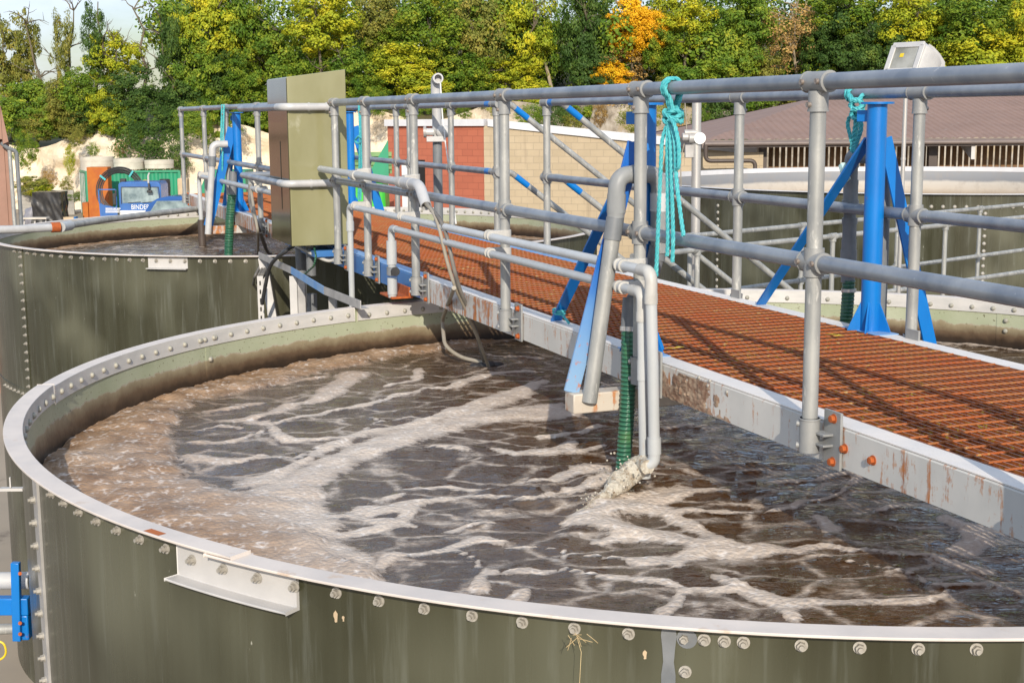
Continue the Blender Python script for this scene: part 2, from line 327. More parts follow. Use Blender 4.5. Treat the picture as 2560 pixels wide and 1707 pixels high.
M['brown'] = pm('brown_gutter', (.075, .055, .045), None, 4, .5)
M['timber'] = pm('larch_board', (.20, .105, .045), (.13, .07, .03), 6, .8, 0, .1, 30, (1, 1, .2))
M['green'] = pm('container_green', (.012, .26, .13), (.02, .22, .115), 2, .45, 0, 0, 9, (1, 1, .4), (.05, .30, .17), 5, .66)
M['green_bright'] = pm('bright_green_grp', (.06, .50, .05), (.05, .42, .045), 2, .35)
M['green_sheet'] = pm('pale_green_sheet', (.16, .28, .10), (.12, .22, .08), 3, .5)
M['truck'] = pm('truck_blue', (.045, .145, .40), (.04, .12, .34), 1.5, .3)
M['car'] = pm('car_blue', (.022, .09, .29), (.02, .08, .26), 1.5, .2)
M['white'] = pm('white_paint', (.78, .78, .76), (.70, .70, .69), 3, .5)
M['concrete'] = pm('pale_concrete', (.58, .53, .45), (.48, .43, .36), 2, .85, 0, .1, 20)
M['tan'] = pm('tan_sack', (.52, .41, .27), (.45, .34, .22), 3, .8)
M['tarp'] = pm('grey_tarpaulin', (.16, .16, .19), (.24, .24, .27), 3, .5, 0, .4, 8)
def glass_mat():
    m, nt, bs = newmat('windscreen'); n1 = noise(nt, coords(nt), 1.6, 4)
    L(nt, ramp(nt, n1, [(.35, (.10, .15, .17)), (.65, (.32, .40, .41))]), bs.inputs['Base Color']); bs.inputs['Roughness'].default_value = .06; bs.inputs['Specular IOR Level'].default_value = .9; return m
M['glass'] = glass_mat()
M['lamp_glass'] = pm('lamp_glass', (.17, .17, .14), (.34, .34, .31), 5, .10)
M['yard'] = pm('concrete_yard', (.33, .27, .20), (.25, .21, .16), .35, .9, 0, .15, 6, (1, 1, 1), (.16, .13, .10), .9, .6)
def chalk_mat():
    m, nt, bs = newmat('chalk_face'); v = coords(nt)
    c = mix(nt, ramp(nt, noise(nt, v, .35, 6, .6), [(.35, G(0)), (.65, G(1))]), (.80, .70, .54), (.68, .56, .41))
    c = mix(nt, ramp(nt, noise(nt, coords(nt, (1, 1, .35)), .8, 7, .7), [(.58, G(0)), (.72, G(.6))]), c, (.38, .30, .19))
    c = mix(nt, ramp(nt, noise(nt, v, 2.6, 5, .7), [(.58, G(0)), (.68, G(.7))]), c, (.85, .79, .68))
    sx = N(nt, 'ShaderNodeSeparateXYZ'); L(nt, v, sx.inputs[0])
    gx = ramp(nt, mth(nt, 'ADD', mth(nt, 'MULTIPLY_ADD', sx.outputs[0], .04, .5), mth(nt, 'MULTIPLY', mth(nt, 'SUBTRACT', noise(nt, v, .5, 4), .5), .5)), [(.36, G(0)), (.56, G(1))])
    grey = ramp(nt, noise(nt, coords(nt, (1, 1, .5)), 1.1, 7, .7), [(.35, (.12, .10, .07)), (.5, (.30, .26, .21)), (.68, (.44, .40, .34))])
    c = mix(nt, gx, c, grey)  # right side: weathered grey rock, with its shade put into the colour too
    c = mix(nt, ramp(nt, noise(nt, coords(nt, (1, 1, .6)), .55, 7, .75), [(.52, G(0)), (.62, G(.75))]), c, (.33, .25, .14))
    L(nt, c, bs.inputs['Base Color']); bs.inputs['Roughness'].default_value = .95; bump(nt, bs, noise(nt, v, 1.5, 7, .65), .75, .25); return m
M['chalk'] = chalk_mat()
M['soil'] = pm('leaf_litter', (.13, .11, .05), (.07, .075, .025), .6, .95, 0, .3, 3)
M['bark'] = pm('bark', (.16, .13, .09), (.09, .075, .05), 6, .9, 0, .3, 20, (1, 1, .2))
M['bark_pale'] = pm('pale_bark', (.36, .29, .20), (.22, .18, .12), 4, .9, 0, .2, 20, (1, 1, .3))
def leaf_mat(name, cols, seedoff=0):
    m, nt, bs = newmat(name); geo = N(nt, 'ShaderNodeNewGeometry'); oi = N(nt, 'ShaderNodeObjectInfo')
    tc = N(nt, 'ShaderNodeTexCoord'); ad = N(nt, 'ShaderNodeVectorMath', operation='ADD'); L(nt, tc.outputs['Object'], ad.inputs[0])
    sc = N(nt, 'ShaderNodeVectorMath', operation='SCALE'); L(nt, oi.outputs['Location'], sc.inputs[0]); sc.inputs['Scale'].default_value = .37; L(nt, sc.outputs[0], ad.inputs[1])
    n1 = noise(nt, ad.outputs[0], 1.7, 3)
    k = mth(nt, 'ADD', mth(nt, 'MULTIPLY', geo.outputs['Random Per Island'], .22), mth(nt, 'MULTIPLY_ADD', n1, 1.35, -.27))
    c = ramp(nt, k, cols); L(nt, c, bs.inputs['Base Color']); bs.inputs['Roughness'].default_value = .5; bs.inputs['Specular IOR Level'].default_value = .15
    tr = N(nt, 'ShaderNodeBsdfTranslucent'); L(nt, mix(nt, .5, c, (.5, .5, .05), 'MULTIPLY') if False else c, tr.inputs[0])
    mx = N(nt, 'ShaderNodeMixShader'); mx.inputs[0].default_value = .22; L(nt, bs.outputs[0], mx.inputs[1]); L(nt, tr.outputs[0], mx.inputs[2])
    L(nt, mx.outputs[0], nt.nodes['Material Output'].inputs[0]); return m
LEAF = {
 'green': leaf_mat('mid_green_leaf', [(.1, (0.040, 0.086, 0.011)), (.4, (0.092, 0.172, 0.018)), (.65, (0.207, 0.276, 0.025)), (.9, (0.460, 0.414, 0.034))]),
 'yellowgreen': leaf_mat('yellow_green_leaf', [(.1, (0.092, 0.149, 0.014)), (.4, (0.276, 0.333, 0.023)), (.65, (0.460, 0.448, 0.025)), (.9, (0.667, 0.529, 0.029))]),
 'dark': leaf_mat('dark_ivy_leaf', [(.1, (0.023, 0.053, 0.013)), (.5, (0.052, 0.103, 0.021)), (.75, (0.115, 0.178, 0.031)), (.95, (0.253, 0.276, 0.040))]),
 'olive': leaf_mat('olive_leaf', [(.1, (0.081, 0.098, 0.021)), (.45, (0.184, 0.201, 0.037)), (.7, (0.310, 0.282, 0.057)), (.9, (0.460, 0.322, 0.069))]),
 'gold': leaf_mat('golden_leaf', [(.1, (0.460, 0.253, 0.014)), (.45, (0.736, 0.391, 0.014)), (.7, (0.850, 0.517, 0.021)), (.9, (0.713, 0.598, 0.034))]),
 'brown': leaf_mat('russet_twigs', [(.1, (0.230, 0.138, 0.052)), (.5, (0.414, 0.265, 0.098)), (.75, (0.575, 0.380, 0.115)), (.9, (0.483, 0.391, 0.081))]),
}
# ------------------------------------------------------------------ light
SUN = Vector((.064, -.906, .418)).normalized()
world = bpy.data.worlds.new('World'); scene.world = world; world.use_nodes = True
wn = world.node_tree; bg = wn.nodes['Background']
sky = wn.nodes.new('ShaderNodeTexSky'); sky.sky_type = 'NISHITA'; sky.sun_disc = False
sky.sun_elevation = math.asin(SUN.z); sky.sun_rotation = math.atan2(SUN.x, SUN.y); sky.air_density = 1.0; sky.dust_density = 1.2; sky.altitude = 50
wv = coords(wn, (1, 1, 2.6), 'Generated')
sz = N(wn, 'ShaderNodeSeparateXYZ'); L(wn, coords(wn, (1, 1, 1), 'Generated'), sz.inputs[0])
cl = mth(wn, 'MULTIPLY', ramp(wn, noise(wn, wv, 2.3, 7, .6), [(.40, G(.05)), (.56, G(1))]), ramp(wn, sz.outputs[2], [(.0, G(.92)), (.09, G(.8)), (.17, G(.12)), (.45, G(.10)), (.62, G(.75)), (.9, G(.8))]))
hz_ = ramp(wn, sz.outputs[2], [(.06, G(0)), (.16, G(.62)), (.45, G(.65)), (.8, G(.4))])
L(wn, mix(wn, cl, mix(wn, mth(wn, 'MULTIPLY', hz_, ramp(wn, noise(wn, wv, 3.1, 5, .55), [(.3, G(.45)), (.65, G(1))])), sky.outputs[0], (5.8, 7.8, 11.6)), (8.6, 9.6, 11.2)), bg.inputs[0]); bg.inputs[1].default_value = .115
sl = bpy.data.lights.new('sun', 'SUN'); sl.energy = 5.0; sl.angle = math.radians(.53); sl.color = (1, .905, .765)
slo = bpy.data.objects.new('sun', sl); COL.objects.link(slo); slo.rotation_euler = (-SUN).to_track_quat('-Z', 'Y').to_euler(); slo.location = (5, -40, 30)
vs = scene.view_settings; vs.view_transform = 'Standard'; vs.look = 'None'; vs.gamma = 1; vs.exposure = .0
scene.cycles.max_bounces = 8; scene.cycles.transparent_max_bounces = 8; scene.cycles.use_denoising = True
scene.cycles.sample_clamp_indirect = 8

# ------------------------------------------------------------------ ground
g = MB(); g.add([(-400, -60, 0), (400, -60, 0), (400, 600, 0), (-400, 600, 0)], [(0, 1, 2, 3)])
tag(mk('ground', g, M['yard'], smooth=False), kind='structure')

# ------------------------------------------------------------------ tanks
def hexbolt_out():            # nut, washer and shank seen outside; axis +X
    b = MB(); b.cyl((0, 0, 0), (.003, 0, 0), .0165, 16); b.cyl((.003, 0, 0), (.015, 0, 0), .0118, 6); b.cyl((.015, 0, 0), (.024, 0, 0), .0065, 10); return b.mesh('bolt')
def cap_in():                 # plastic cap seen inside; axis +X
    b = MB(); b.cyl((0, 0, 0), (.004, 0, 0), .0155, 14); b.ball((.004, 0, 0), .0145, 14, 8, (.75, 1, 1)); return b.mesh('bolt_cap')
ME_OUT = hexbolt_out(); ME_OUT.materials.append(M['bolt'])
ME_IN = cap_in(); ME_IN.materials.append(M['bolt_cap'])
ME_DOME = MB(); ME_DOME.ball((0, 0, 0), .016, 10, 6, (.8, 1, 1)); ME_DOME = ME_DOME.mesh('bolt_dome'); ME_DOME.materials.append(M['bolt'])
def ang(q, T): return math.atan2(q.y-T.y, q.x-T.x)
def pol(T, r, a, z): return Vector((T.x+r*math.cos(a), T.y+r*math.sin(a), z))

def rim_seg(root, T, a0, a1, n, name='rim_angle', dr=0, dz=0):
    b = MB(); ro, ri = RO+dr, RW-.014
    b.lathe([(ri, ZR-.088+dz), (ri+.007, ZR-.088+dz), (ri+.007, ZR-.008+dz), (ro, ZR-.008+dz), (ro, ZR+dz), (ri, ZR+dz)], T, a0, a1, n, True, [0, 0, 0, 0, 0, 1])
    return mk(name, b, [M['rim'], M['rim_inner']], root, bevel=.002)

# --- near tank
tank = thing('bolted_tank', 'nearest round olive steel tank filling the foreground, foaming brown sludge inside its pale rim', 'tank', T1, 'round bolted tanks under the walkway')
b = MB(); b.lathe([(RW-.006, 0), (RW, 0), (RW, ZR-.009), (RW-.006, ZR-.009)], T1, 0, 2*PI, 200, True, [0, 0, 0, 1])
mk('wall', b, [M['tank'], M['lining']], tank)
aJ1 = ang(atz(88, 966, ZR), T1); aJ2 = ang(atz(893, 770, ZR), T1); aJ3 = ang(atz(556, 1393, ZR), T1)
gap = .004
if aJ1 < aJ2: aJ1 += 2*PI
# joints: aJ1 (left), aJ2 (far, beside the hose), aJ3 (near, overlapping ends); aJ2 ~ 120deg, aJ1 ~ 170deg, aJ3 ~ -120deg
aJ3p = aJ3+2*PI
rim_seg(tank, T1, aJ1+gap*.5, aJ3p+.012, 44, dz=.0098)
rim_seg(tank, T1, aJ2+gap, aJ1-gap*.5, 40)
rim_seg(tank, T1, aJ3p-2*PI-.020, aJ2-gap, 150, dr=.004)
def nearcyl(x, y, T, R):
    q_ = ray(x, y); A = q_.x**2+q_.y**2; B_ = -2*(q_.x*T.x+q_.y*T.y); Cc = T.x**2+T.y**2-R*R; return C0+q_*((-B_-math.sqrt(max(0, B_*B_-4*A*Cc)))/(2*A))
def nearang(x, y, T, R=RW): return ang(nearcyl(x, y, T, R), T)
# outside splice angle below the near joint
sp = MB(); 
a0 = nearang(747, 1460, T1); a1 = nearang(449, 1388, T1)
sp.lathe([(RW+.001, ZR-.125), (RW+.058, ZR-.125), (RW+.058, ZR-.118), (RW+.009, ZR-.118), (RW+.009, ZR-.022), (RW+.001, ZR-.022)], T1, min(a0, a1), max(a0, a1), 14)
mk('splice_angle', sp, M['aluminium'], tank, bevel=.002)
nb = 0
def bolt_out(root, T, a, z, r=RW, s=1, name='bolt', me=ME_OUT):
    global nb; nb += 1
    return share(name, me, root, pol(T, r, a, z)-root.location, (rng.uniform(0, 1), 0, a) if False else (0, 0, a), (s, s, s))
def bolt_in(root, T, a, z, r=RW-.0145, s=1): return share('bolt_cap', ME_IN, root, pol(T, r, a, z)-root.location, (0, 0, a+PI), (s, s, s))
zb = ZR-.052; step = .1415/RW
# outer row along the near wall (visible arc), spaced as in the photo
aL = ang(atz(75, 1195, ZR), T1); aR = ang(atz(2620, 1594, ZR), T1)
aSeam = ang(Vector(atz(1672, 1600, ZR-.05)), T1)
a = aSeam+.012; k = 0
for dk in (.0, .04, .08, .118): bolt_out(tank, T1, aSeam+.0105+dk*.37, zb)
a = aSeam+.0105+.118*.37+step
while a < aR+.02: bolt_out(tank, T1, a, zb); a += step
a = aSeam+.0105-step*1.0
while a > aL-2*PI if aL > 0 else a > aL:
    inside = min(a0, a1)-.005 < a < max(a0, a1)+.005
    bolt_out(tank, T1, a, zb+(-.004 if inside else 0), RW+(.010 if inside else 0)); a -= step
# inner row of caps along the far wall
a = aJ2+.02; cnt = 0
while cnt < 37:
    if abs(a-aJ1) > .006: bolt_in(tank, T1, a, zb+.008); cnt += 1
    a += step
aS2 = ang(atz(486, 850, ZR-.06), T1)
for dk in (.012, .024, -.012): bolt_in(tank, T1, aS2+dk, zb+.008)
bolt_in(tank, T1, aS2, zb-.115)
a = aJ2-.03
for i in range(34): bolt_in(tank, T1, a, zb-.002); a -= step
# vertical lap seams: far right inside, far left inside, sealed one outside near
aS3 = ang(atz(2497, 760, ZR-.02), T1)
for (aa, r0) in ((aS3, RW-.010), (aS2+.004, RW-.009)):
    sb = MB(); sb.lathe([(r0, ZR-.5), (r0+.004, ZR-.5), (r0+.004, ZR-.09), (r0, ZR-.09)], T1, aa-.005, aa+.005, 2); mk('lap_seam', sb, M['lining'], tank)
for dz in (.13, .20): bolt_in(tank, T1, aS3-.014, ZR-dz)
ss = MB(); pts = []
for i in range(30):
    z = ZR-.012-i*.035; w = .011+.004*math.sin(i*1.7)+.003*math.sin(i*.6); pts.append((aSeam-w/RW*1.0-.002, aSeam+w/RW, z))
for lo, hi, z in pts: ss.v += [tuple(pol(T1, RW+.0025, lo, z)), tuple(pol(T1, RW+.0025, hi, z))]
for i in range(29): ss.f.append((2*i, 2*i+2, 2*i+3, 2*i+1)); ss.m.append(0)
mk('sealant_strip', ss, M['pvc_dark'], tank)
sd = MB(); sd.lathe([(0, 0), (.026, 0), (.026, .002), (0, .003)], (0, 0, 0), 0, 2*PI, 18, False)
so_ = mk('sealant_patch', sd, M['pvc_dark'], tank, local=True); so_.location = pol(T1, RW+.001, aSeam+.0125, zb)-T1; so_.rotation_euler = (0, PI/2, aSeam+.0125)
for dz in (.088, .17, .25): bolt_out(tank, T1, aSeam+.0115, zb-dz)
# vertical flange with bolts at the left edge of the near tank
aF = ang(atz(66, 1200, ZR-.05), T1)
sb = MB(); sb.lathe([(RW, 1.0), (RW+.010, 1.0), (RW+.010, ZR-.02), (RW, ZR-.02)], T1, aF-.011, aF+.011, 2); mk('lap_seam', sb, M['steel_angle'], tank)
for i in range(11): bolt_out(tank, T1, aF-.004, ZR-.13-i*.087, RW+.010, 1.0)

# --- second tank
tank2 = thing('bolted_tank', 'second round olive steel tank beyond the nearest one, behind the cabinet', 'tank', T2, 'round bolted tanks under the walkway')
b = MB(); b.lathe([(RW-.006, 0), (RW, 0), (RW, ZR-.009), (RW-.006, ZR-.009)], T2, 0, 2*PI, 160, True, [0, 0, 0, 1])
mk('wall', b, [M['tank'], M['lining']], tank2)
aN = ang(atz(352, 640, ZR), T2)
rim_seg(tank2, T2, aN+.001, aN+PI*1.1, 90); rim_seg(tank2, T2, aN+PI*1.1+.004, aN+2*PI-.001, 90)
sp = MB(); sp.lathe([(RW+.001, ZR-.125), (RW+.058, ZR-.125), (RW+.058, ZR-.118), (RW+.009, ZR-.118), (RW+.009, ZR-.02), (RW+.001, ZR-.02)], T2, ang(atz(300, 650, ZR), T2), ang(atz(424, 650, ZR), T2), 8)
mk('splice_angle', sp, M['aluminium'], tank2)
aa, ab = ang(atz(6, 617, ZR), T2), ang(atz(690, 642, ZR), T2)
a = aa
if ab < aa: ab += 2*PI
while a < ab: bolt_out(tank2, T2, a, zb, RW+(.010 if ang(atz(300, 650, ZR), T2) < a < ang(atz(424, 650, ZR), T2) else 0), 1.15); a += step
aV = ang(atz(52, 640, ZR-.09), T2)
sb = MB(); sb.lathe([(RW, .6), (RW+.006, .6), (RW+.006, ZR-.02), (RW, ZR-.02)], T2, aV-.010, aV+.010, 2); mk('lap_seam', sb, M['tank'], tank2)
for i in range(17): bolt_out(tank2, T2, aV, ZR-.10-i*.0865, RW+.006, 1.15)
zh = ZR-1.49
sb = MB(); sb.lathe([(RW, zh-.05), (RW+.006, zh-.05), (RW+.006, zh+.05), (RW, zh+.05)], T2, aV-.35, aV+.02, 12); mk('lap_seam', sb, M['tank'], tank2)
for i in range(7): bolt_out(tank2, T2, aV-.01-i*.034, zh, RW+.006, 1.15)
a = ang(atz(1180, 525, ZR), T2)
for i in range(30): bolt_in(tank2, T2, a+i*step*.95-.25, zb+.01, RW-.014, 1.2)
a = ang(atz(200, 545, ZR), T2)
for i in range(14): bolt_in(tank2, T2, a-i*step, zb+.01, RW-.014, 1.2)

# --- big storage tank behind right
R3 = 5.6
tank3 = thing('storage_tank', 'wide dark green storage tank with whitish inside wall, in front of the brown roofed shed', 'tank', T3)
b = MB(); b.lathe([(R3-.06, 0), (R3-.052, 0), (R3-.052, ZR-.01), (R3-.06, ZR-.01)], T3, 0, 2*PI, 160, True, [0, 0, 0, 1]); mk('wall', b, [M['tank'], M['lining3']], tank3)
b = MB(); b.lathe([(R3-.068, ZR-.10), (R3-.06, ZR-.10), (R3-.06, ZR-.008), (R3+.02, ZR-.008), (R3+.02, ZR), (R3-.068, ZR)], T3, 0, 2*PI, 160, True, [0, 0, 0, 0, 0, 0]); mk('rim_angle', b, M['fascia'], tank3)
b = MB(); b.lathe([(R3-.05, ZR-.13), (R3+.03, ZR-.13), (R3+.03, ZR-.012), (R3-.05, ZR-.012)], T3, 0, 2*PI, 160); 
a = ang(aty(1830, 495, 21.8), T3); st3 = .28/R3
for i in range(34): bolt_out(tank3, T3, a-.12+i*st3*.62, ZR-.20, R3-.052, 1.9, 'bolt', ME_DOME)
for px in (1795, 2462, 1566):
    q = ray(px, 560); A = q.x**2+q.y**2; B = 2*(q.x*(-T3.x)+q.y*(-T3.y)); Cc = T3.x**2+T3.y**2-(R3-.05)**2; D = B*B-4*A*Cc
    if D < 0: continue
    t = (-B-math.sqrt(D))/(2*A); p = C0+q*t; aa = ang(p, T3)
    sb = MB(); sb.lathe([(R3-.052, .3), (R3-.044, .3), (R3-.044, ZR-.02), (R3-.052, ZR-.02)], T3, aa-.011, aa+.011, 2); mk('lap_seam', sb, M['tank'], tank3)
    for i in range(15): bolt_out(tank3, T3, aa, ZR-.30-i*.115, R3-.044, 1.9, 'bolt', ME_DOME)
w3 = MB(); w3.lathe([(0, 0), (R3-.07, 0)], (T3.x, T3.y, 3.2), 0, 2*PI, 64, False); tag(mk('water', w3, M['water']), kind='structure')

# ------------------------------------------------------------------ sludge surfaces with foam
SEG = {  # foam streaks traced per source crop: (crop origin, list of (width m, points))
 'z2': ((560, 640), [(.10, [(0, 1015), (150, 1000), (300, 960), (420, 910), (600, 880), (700, 800), (790, 720)]), (.09, [(150, 1020), (350, 1020), (560, 980), (740, 940), (900, 910), (1040, 860), (1200, 820), (1380, 810), (1480, 760), (1568, 735)]),
   (.09, [(270, 1010), (330, 1080), (420, 1130), (560, 1130), (760, 1125)]), (.07, [(-180, 1140), (0, 1150), (150, 1120), (230, 1080)]), (.08, [(-180, 1230), (0, 1265), (200, 1230), (400, 1240), (520, 1200)]), (.05, [(930, 990), (950, 1030), (830, 1080)]), (.04, [(1250, 990), (1100, 1000), (950, 1030)]),
   (.17, [(1568, 905), (1300, 990), (1100, 1055), (850, 1090), (620, 1170), (400, 1290), (200, 1380)]), (.06, [(1050, 1185), (1250, 1175), (1450, 1170), (1500, 1195)]), (.05, [(600, 690), (760, 660), (900, 640)]), (.04, [(360, 790), (480, 760), (600, 740)]), (.06, [(-180, 1085), (-60, 1050), (80, 1060)]), (.05, [(1000, 800), (1150, 760), (1200, 690)]), (.05, [(-120, 960), (60, 930), (250, 900)])]),
 'z4': ((640, 1067), [(.05, [(500, 545), (650, 545), (760, 580), (950, 600)]), (.05, [(490, 660), (650, 650), (780, 630), (830, 590)]), (.07, [(690, 510), (850, 510), (960, 480), (1100, 450), (1300, 430), (1568, 420)]), (.06, [(940, 560), (1000, 500)]), (.05, [(830, 450), (920, 420)]),
   (.07, [(700, 860), (830, 800), (950, 800), (1100, 770), (1220, 740), (1400, 700), (1540, 720)]), (.06, [(1100, 770), (1230, 790), (1320, 830), (1380, 880), (1450, 900), (1568, 890)]), (.06, [(1380, 880), (1350, 960), (1330, 1000)]), (.04, [(1230, 630), (1400, 600), (1500, 600)]), (.05, [(980, 380), (1100, 370), (1200, 350), (1320, 370)])]),
 'z5': ((1280, 1067), [(.07, [(0, 165), (150, 155), (320, 140), (380, 100)]), (.08, [(370, 280), (450, 245), (540, 260), (560, 330), (470, 370), (360, 380)]), (.06, [(120, 330), (250, 320), (330, 290)]), (.07, [(0, 440), (150, 440), (240, 400)]),
   (.12, [(350, 590), (480, 530), (600, 480), (720, 440), (900, 410), (1080, 390), (1250, 395)]), (.12, [(600, 490), (760, 480), (900, 490)]), (.13, [(360, 600), (560, 600), (740, 640), (950, 650), (1100, 690), (1250, 730), (1400, 745), (1568, 750)]), (.07, [(960, 520), (1100, 580), (1230, 640), (1330, 690), (1450, 730)]),
   (.04, [(960, 515), (1200, 525), (1450, 520), (1568, 505)]), (.06, [(0, 740), (200, 745), (340, 775), (500, 785), (700, 800), (830, 800)]), (.05, [(340, 775), (270, 850)]), (.07, [(730, 820), (880, 820), (1000, 810), (1100, 770), (1160, 745)]), (.05, [(940, 830), (1000, 860)]),
   (.09, [(0, 890), (150, 895), (300, 880), (440, 910), (650, 915), (850, 930), (970, 945)]), (.06, [(60, 1000), (0, 1060)]), (.08, [(1000, 955), (1070, 1000), (1010, 1080), (910, 1150)]), (.08, [(1070, 1000), (1250, 1010), (1450, 1010), (1568, 1040)]), (.06, [(1290, 930), (1430, 990)]), (.05, [(520, 720), (640, 690), (680, 650)])]),
 'z6': ((1920, 1067), [(.11, [(0, 740), (180, 755), (360, 730), (440, 720), (560, 750)]), (.08, [(380, 790), (560, 830), (720, 870), (860, 890), (960, 940), (1100, 960), (1300, 960), (1568, 1010)]), (.09, [(560, 740), (780, 770), (960, 790), (1100, 840), (1280, 870)]),
   (.08, [(0, 1060), (150, 1090), (400, 1080), (600, 1070), (780, 1075), (930, 1070), (1030, 1040), (1090, 980)]), (.08, [(150, 1090), (190, 1200)]), (.06, [(0, 345), (250, 320), (430, 280), (500, 300), (490, 370), (380, 420), (200, 460), (100, 490), (0, 495)]), (.05, [(640, 510), (780, 480)]), (.05, [(250, 540), (350, 600), (400, 650)]), (.09, [(1100, 560), (1230, 620), (1260, 700), (1180, 760)])]),
 'z3': ((1100, 640), [(.07, [(0, 820), (120, 770), (350, 710), (480, 700), (700, 710)]), (.05, [(280, 600), (420, 620), (640, 625)]), (.16, [(-100, 1010), (0, 1000), (200, 940), (400, 860), (520, 800), (640, 770)]), (.12, [(0, 1070), (200, 1010), (420, 980), (600, 975), (780, 960)]), (.05, [(620, 1110), (740, 1110), (860, 1080), (1000, 1040)]),
   (.06, [(320, 1180), (450, 1215), (700, 1195), (850, 1200), (1000, 1170)]), (.06, [(0, 1180), (180, 1190)]), (.05, [(1380, 1060), (1500, 1040), (1640, 1060)]), (.05, [(1400, 960), (1560, 990)])]),
}
MASS = [(105, 1040), (180, 965), (300, 905), (480, 868), (640, 846), (800, 812), (1000, 786), (1130, 770), (1130, 790), (1000, 806), (800, 838), (640, 880), (540, 905), (430, 925), (395, 950), (385, 1000), (398, 1060), (430, 1100), (480, 1125), (540, 1135), (640, 1108), (720, 1060), (800, 1025), (930, 985), (1090, 950), (1290, 925), (1310, 945), (1100, 975), (960, 1012), (850, 1055), (760, 1100), (725, 1130), (740, 1160), (770, 1200), (790, 1260), (850, 1310), (830, 1345), (700, 1330), (500, 1290), (300, 1220), (160, 1140), (100, 1080)]
MASS = [tuple(atz(x*1.0884, y*1.0884, ZW))[:2] for x, y in MASS]
def seg_dist(P, a, b):
    a, b = np.array(a), np.array(b); d = b-a; t = np.clip(((P-a)@d)/max(d@d, 1e-9), 0, 1); return np.hypot(*(P-a-t[:, None]*d).T)
def in_poly(P, poly):
    x, y = P.T; ins = np.zeros(len(P), bool); n = len(poly)
    for i in range(n):
        (x1, y1), (x2, y2) = poly[i], poly[(i+1) % n]
        c = ((y1 > y) != (y2 > y)) & (x < (x2-x1)*(y-y1)/((y2-y1) or 1e-12)+x1); ins ^= c
    return ins
def poly_edge(P, poly): return np.min([seg_dist(P, poly[i], poly[(i+1) % len(poly)]) for i in range(len(poly))], axis=0)
def fbm(P, s, o=0.): return np.array([mnoise.fractal((x*s+o, y*s-o, o*.7), 1.0, 2.0, 4) for x, y in P])
def surface(name, T, Rr, dx, foamfn):
    n = int(Rr/dx)+1; xs = np.arange(-n, n+1)*dx; X, Y = np.meshgrid(xs, xs); ins = np.hypot(X, Y) < Rr+dx
    idx = -np.ones(X.shape, int); P = np.stack([X[ins], Y[ins]], 1); idx[ins] = np.arange(len(P))
    q = np.stack([idx[:-1, :-1], idx[:-1, 1:], idx[1:, 1:], idx[1:, :-1]], -1).reshape(-1, 4); q = q[(q >= 0).all(1)]
    Pw = P+np.array([T.x, T.y]); foam, tan, z = foamfn(Pw, P)
    rr = np.hypot(P[:, 0], P[:, 1]); k = np.minimum(1, (Rr)/np.maximum(rr, 1e-6)); P = P*k[:, None]
    me = bpy.data.meshes.new(name); me.from_pydata(np.column_stack([P, z]).tolist(), [], q.tolist()); me.polygons.foreach_set('use_smooth', [True]*len(q))
    for nm, arr in (('foam', foam), ('tan', tan)): at = me.attributes.new(nm, 'FLOAT', 'POINT'); at.data.foreach_set('value', arr.astype(np.float32))
    ob = bpy.data.objects.new(name, me); COL.objects.link(ob); ob.location = (T.x, T.y, ZW); me.materials.append(M['water']); return tag(ob, kind='structure')
JET = atz(1500, 1240, ZW)
def foam1(Pw, P):
    wob = np.stack([fbm(Pw, 1.6, 3.1), fbm(Pw, 1.6, 9.7)], 1)*.05+np.stack([fbm(Pw, 5.5, 2.2), fbm(Pw, 5.5, 7.3)], 1)*.022; Q = Pw+wob
    wid = np.clip(1+fbm(Pw, 1.9, 12.)*1.3, .35, 2.2)
    f = np.zeros(len(P))
    for (ox, oy), L_ in SEG.values():
        for w, pts in L_:
            pw = [tuple(atz(ox+x/2.45, oy+y/2.45, ZW))[:2] for x, y in pts]; w = w*.40*wid
            dmin = np.min([seg_dist(Q, pw[i], pw[i+1]) for i in range(len(pw)-1)], axis=0); f = np.maximum(f, 1.06*np.exp(-(dmin/w)**2*.5))
    e = poly_edge(Q, MASS); ins = in_poly(Q, MASS); mass = np.where(ins, np.clip(.72+e*3.6, 0, 1.25), np.clip(.66-e*5.5, 0, 1)); f = np.maximum(f, mass)
    r = np.hypot(P[:, 0], P[:, 1]); f = np.maximum(f, np.clip(1.1-(RW-r)/.10, 0, 1)*.9)
    wall = np.clip(1-(RW-r-.30)/.75, 0, 1); left = np.clip((T1.x+.2-Pw[:, 0])/1.4, 0, 1)
    tan = np.where(ins, np.clip(wall*1.2, 0, 1), wall*.8)*np.clip(.25+left, 0, 1); tan = np.clip(tan+np.where(ins, fbm(Pw, 2.2, 5.)*.45, 0), 0, 1)
    dj = np.hypot(Pw[:, 0]-JET.x, Pw[:, 1]-JET.y); ch = 1+2.2*np.exp(-(dj/.6)**2)
    fl = np.clip(1.15-f, .25, 1); z = fbm(Pw*np.array([.8, 1.5]), 4.5, 1.3)*.010*ch+fbm(Pw*np.array([.8, 1.6]), 13, 4.)*.004*ch*fl
    bubz = np.clip(f-.5, 0, .7)*(.012+.018*np.abs(fbm(Pw, 14, 2.2)))+np.where(ins & (tan > .3), .010+.013*fbm(Pw, 5, 6.1), 0)
    return f, tan, z+bubz
surface('sludge_water', T1, RW-.007, .028, foam1)
def foam2(Pw, P):
    r = np.hypot(P[:, 0], P[:, 1]); n = fbm(Pw*np.array([.5, 1.4]), 1.3, 2.)
    f = np.clip(1.1-(RW-r)/.45, 0, 1)+np.clip(n*1.3-.25, 0, .6); tan = np.clip(1.3-(RW-r)/.5, 0, 1)
    return np.clip(f, 0, 1.2), tan, fbm(Pw*np.array([.8, 1.5]), 4.5, 1.3)*.012
surface('sludge_water', T2, RW-.007, .06, foam2)

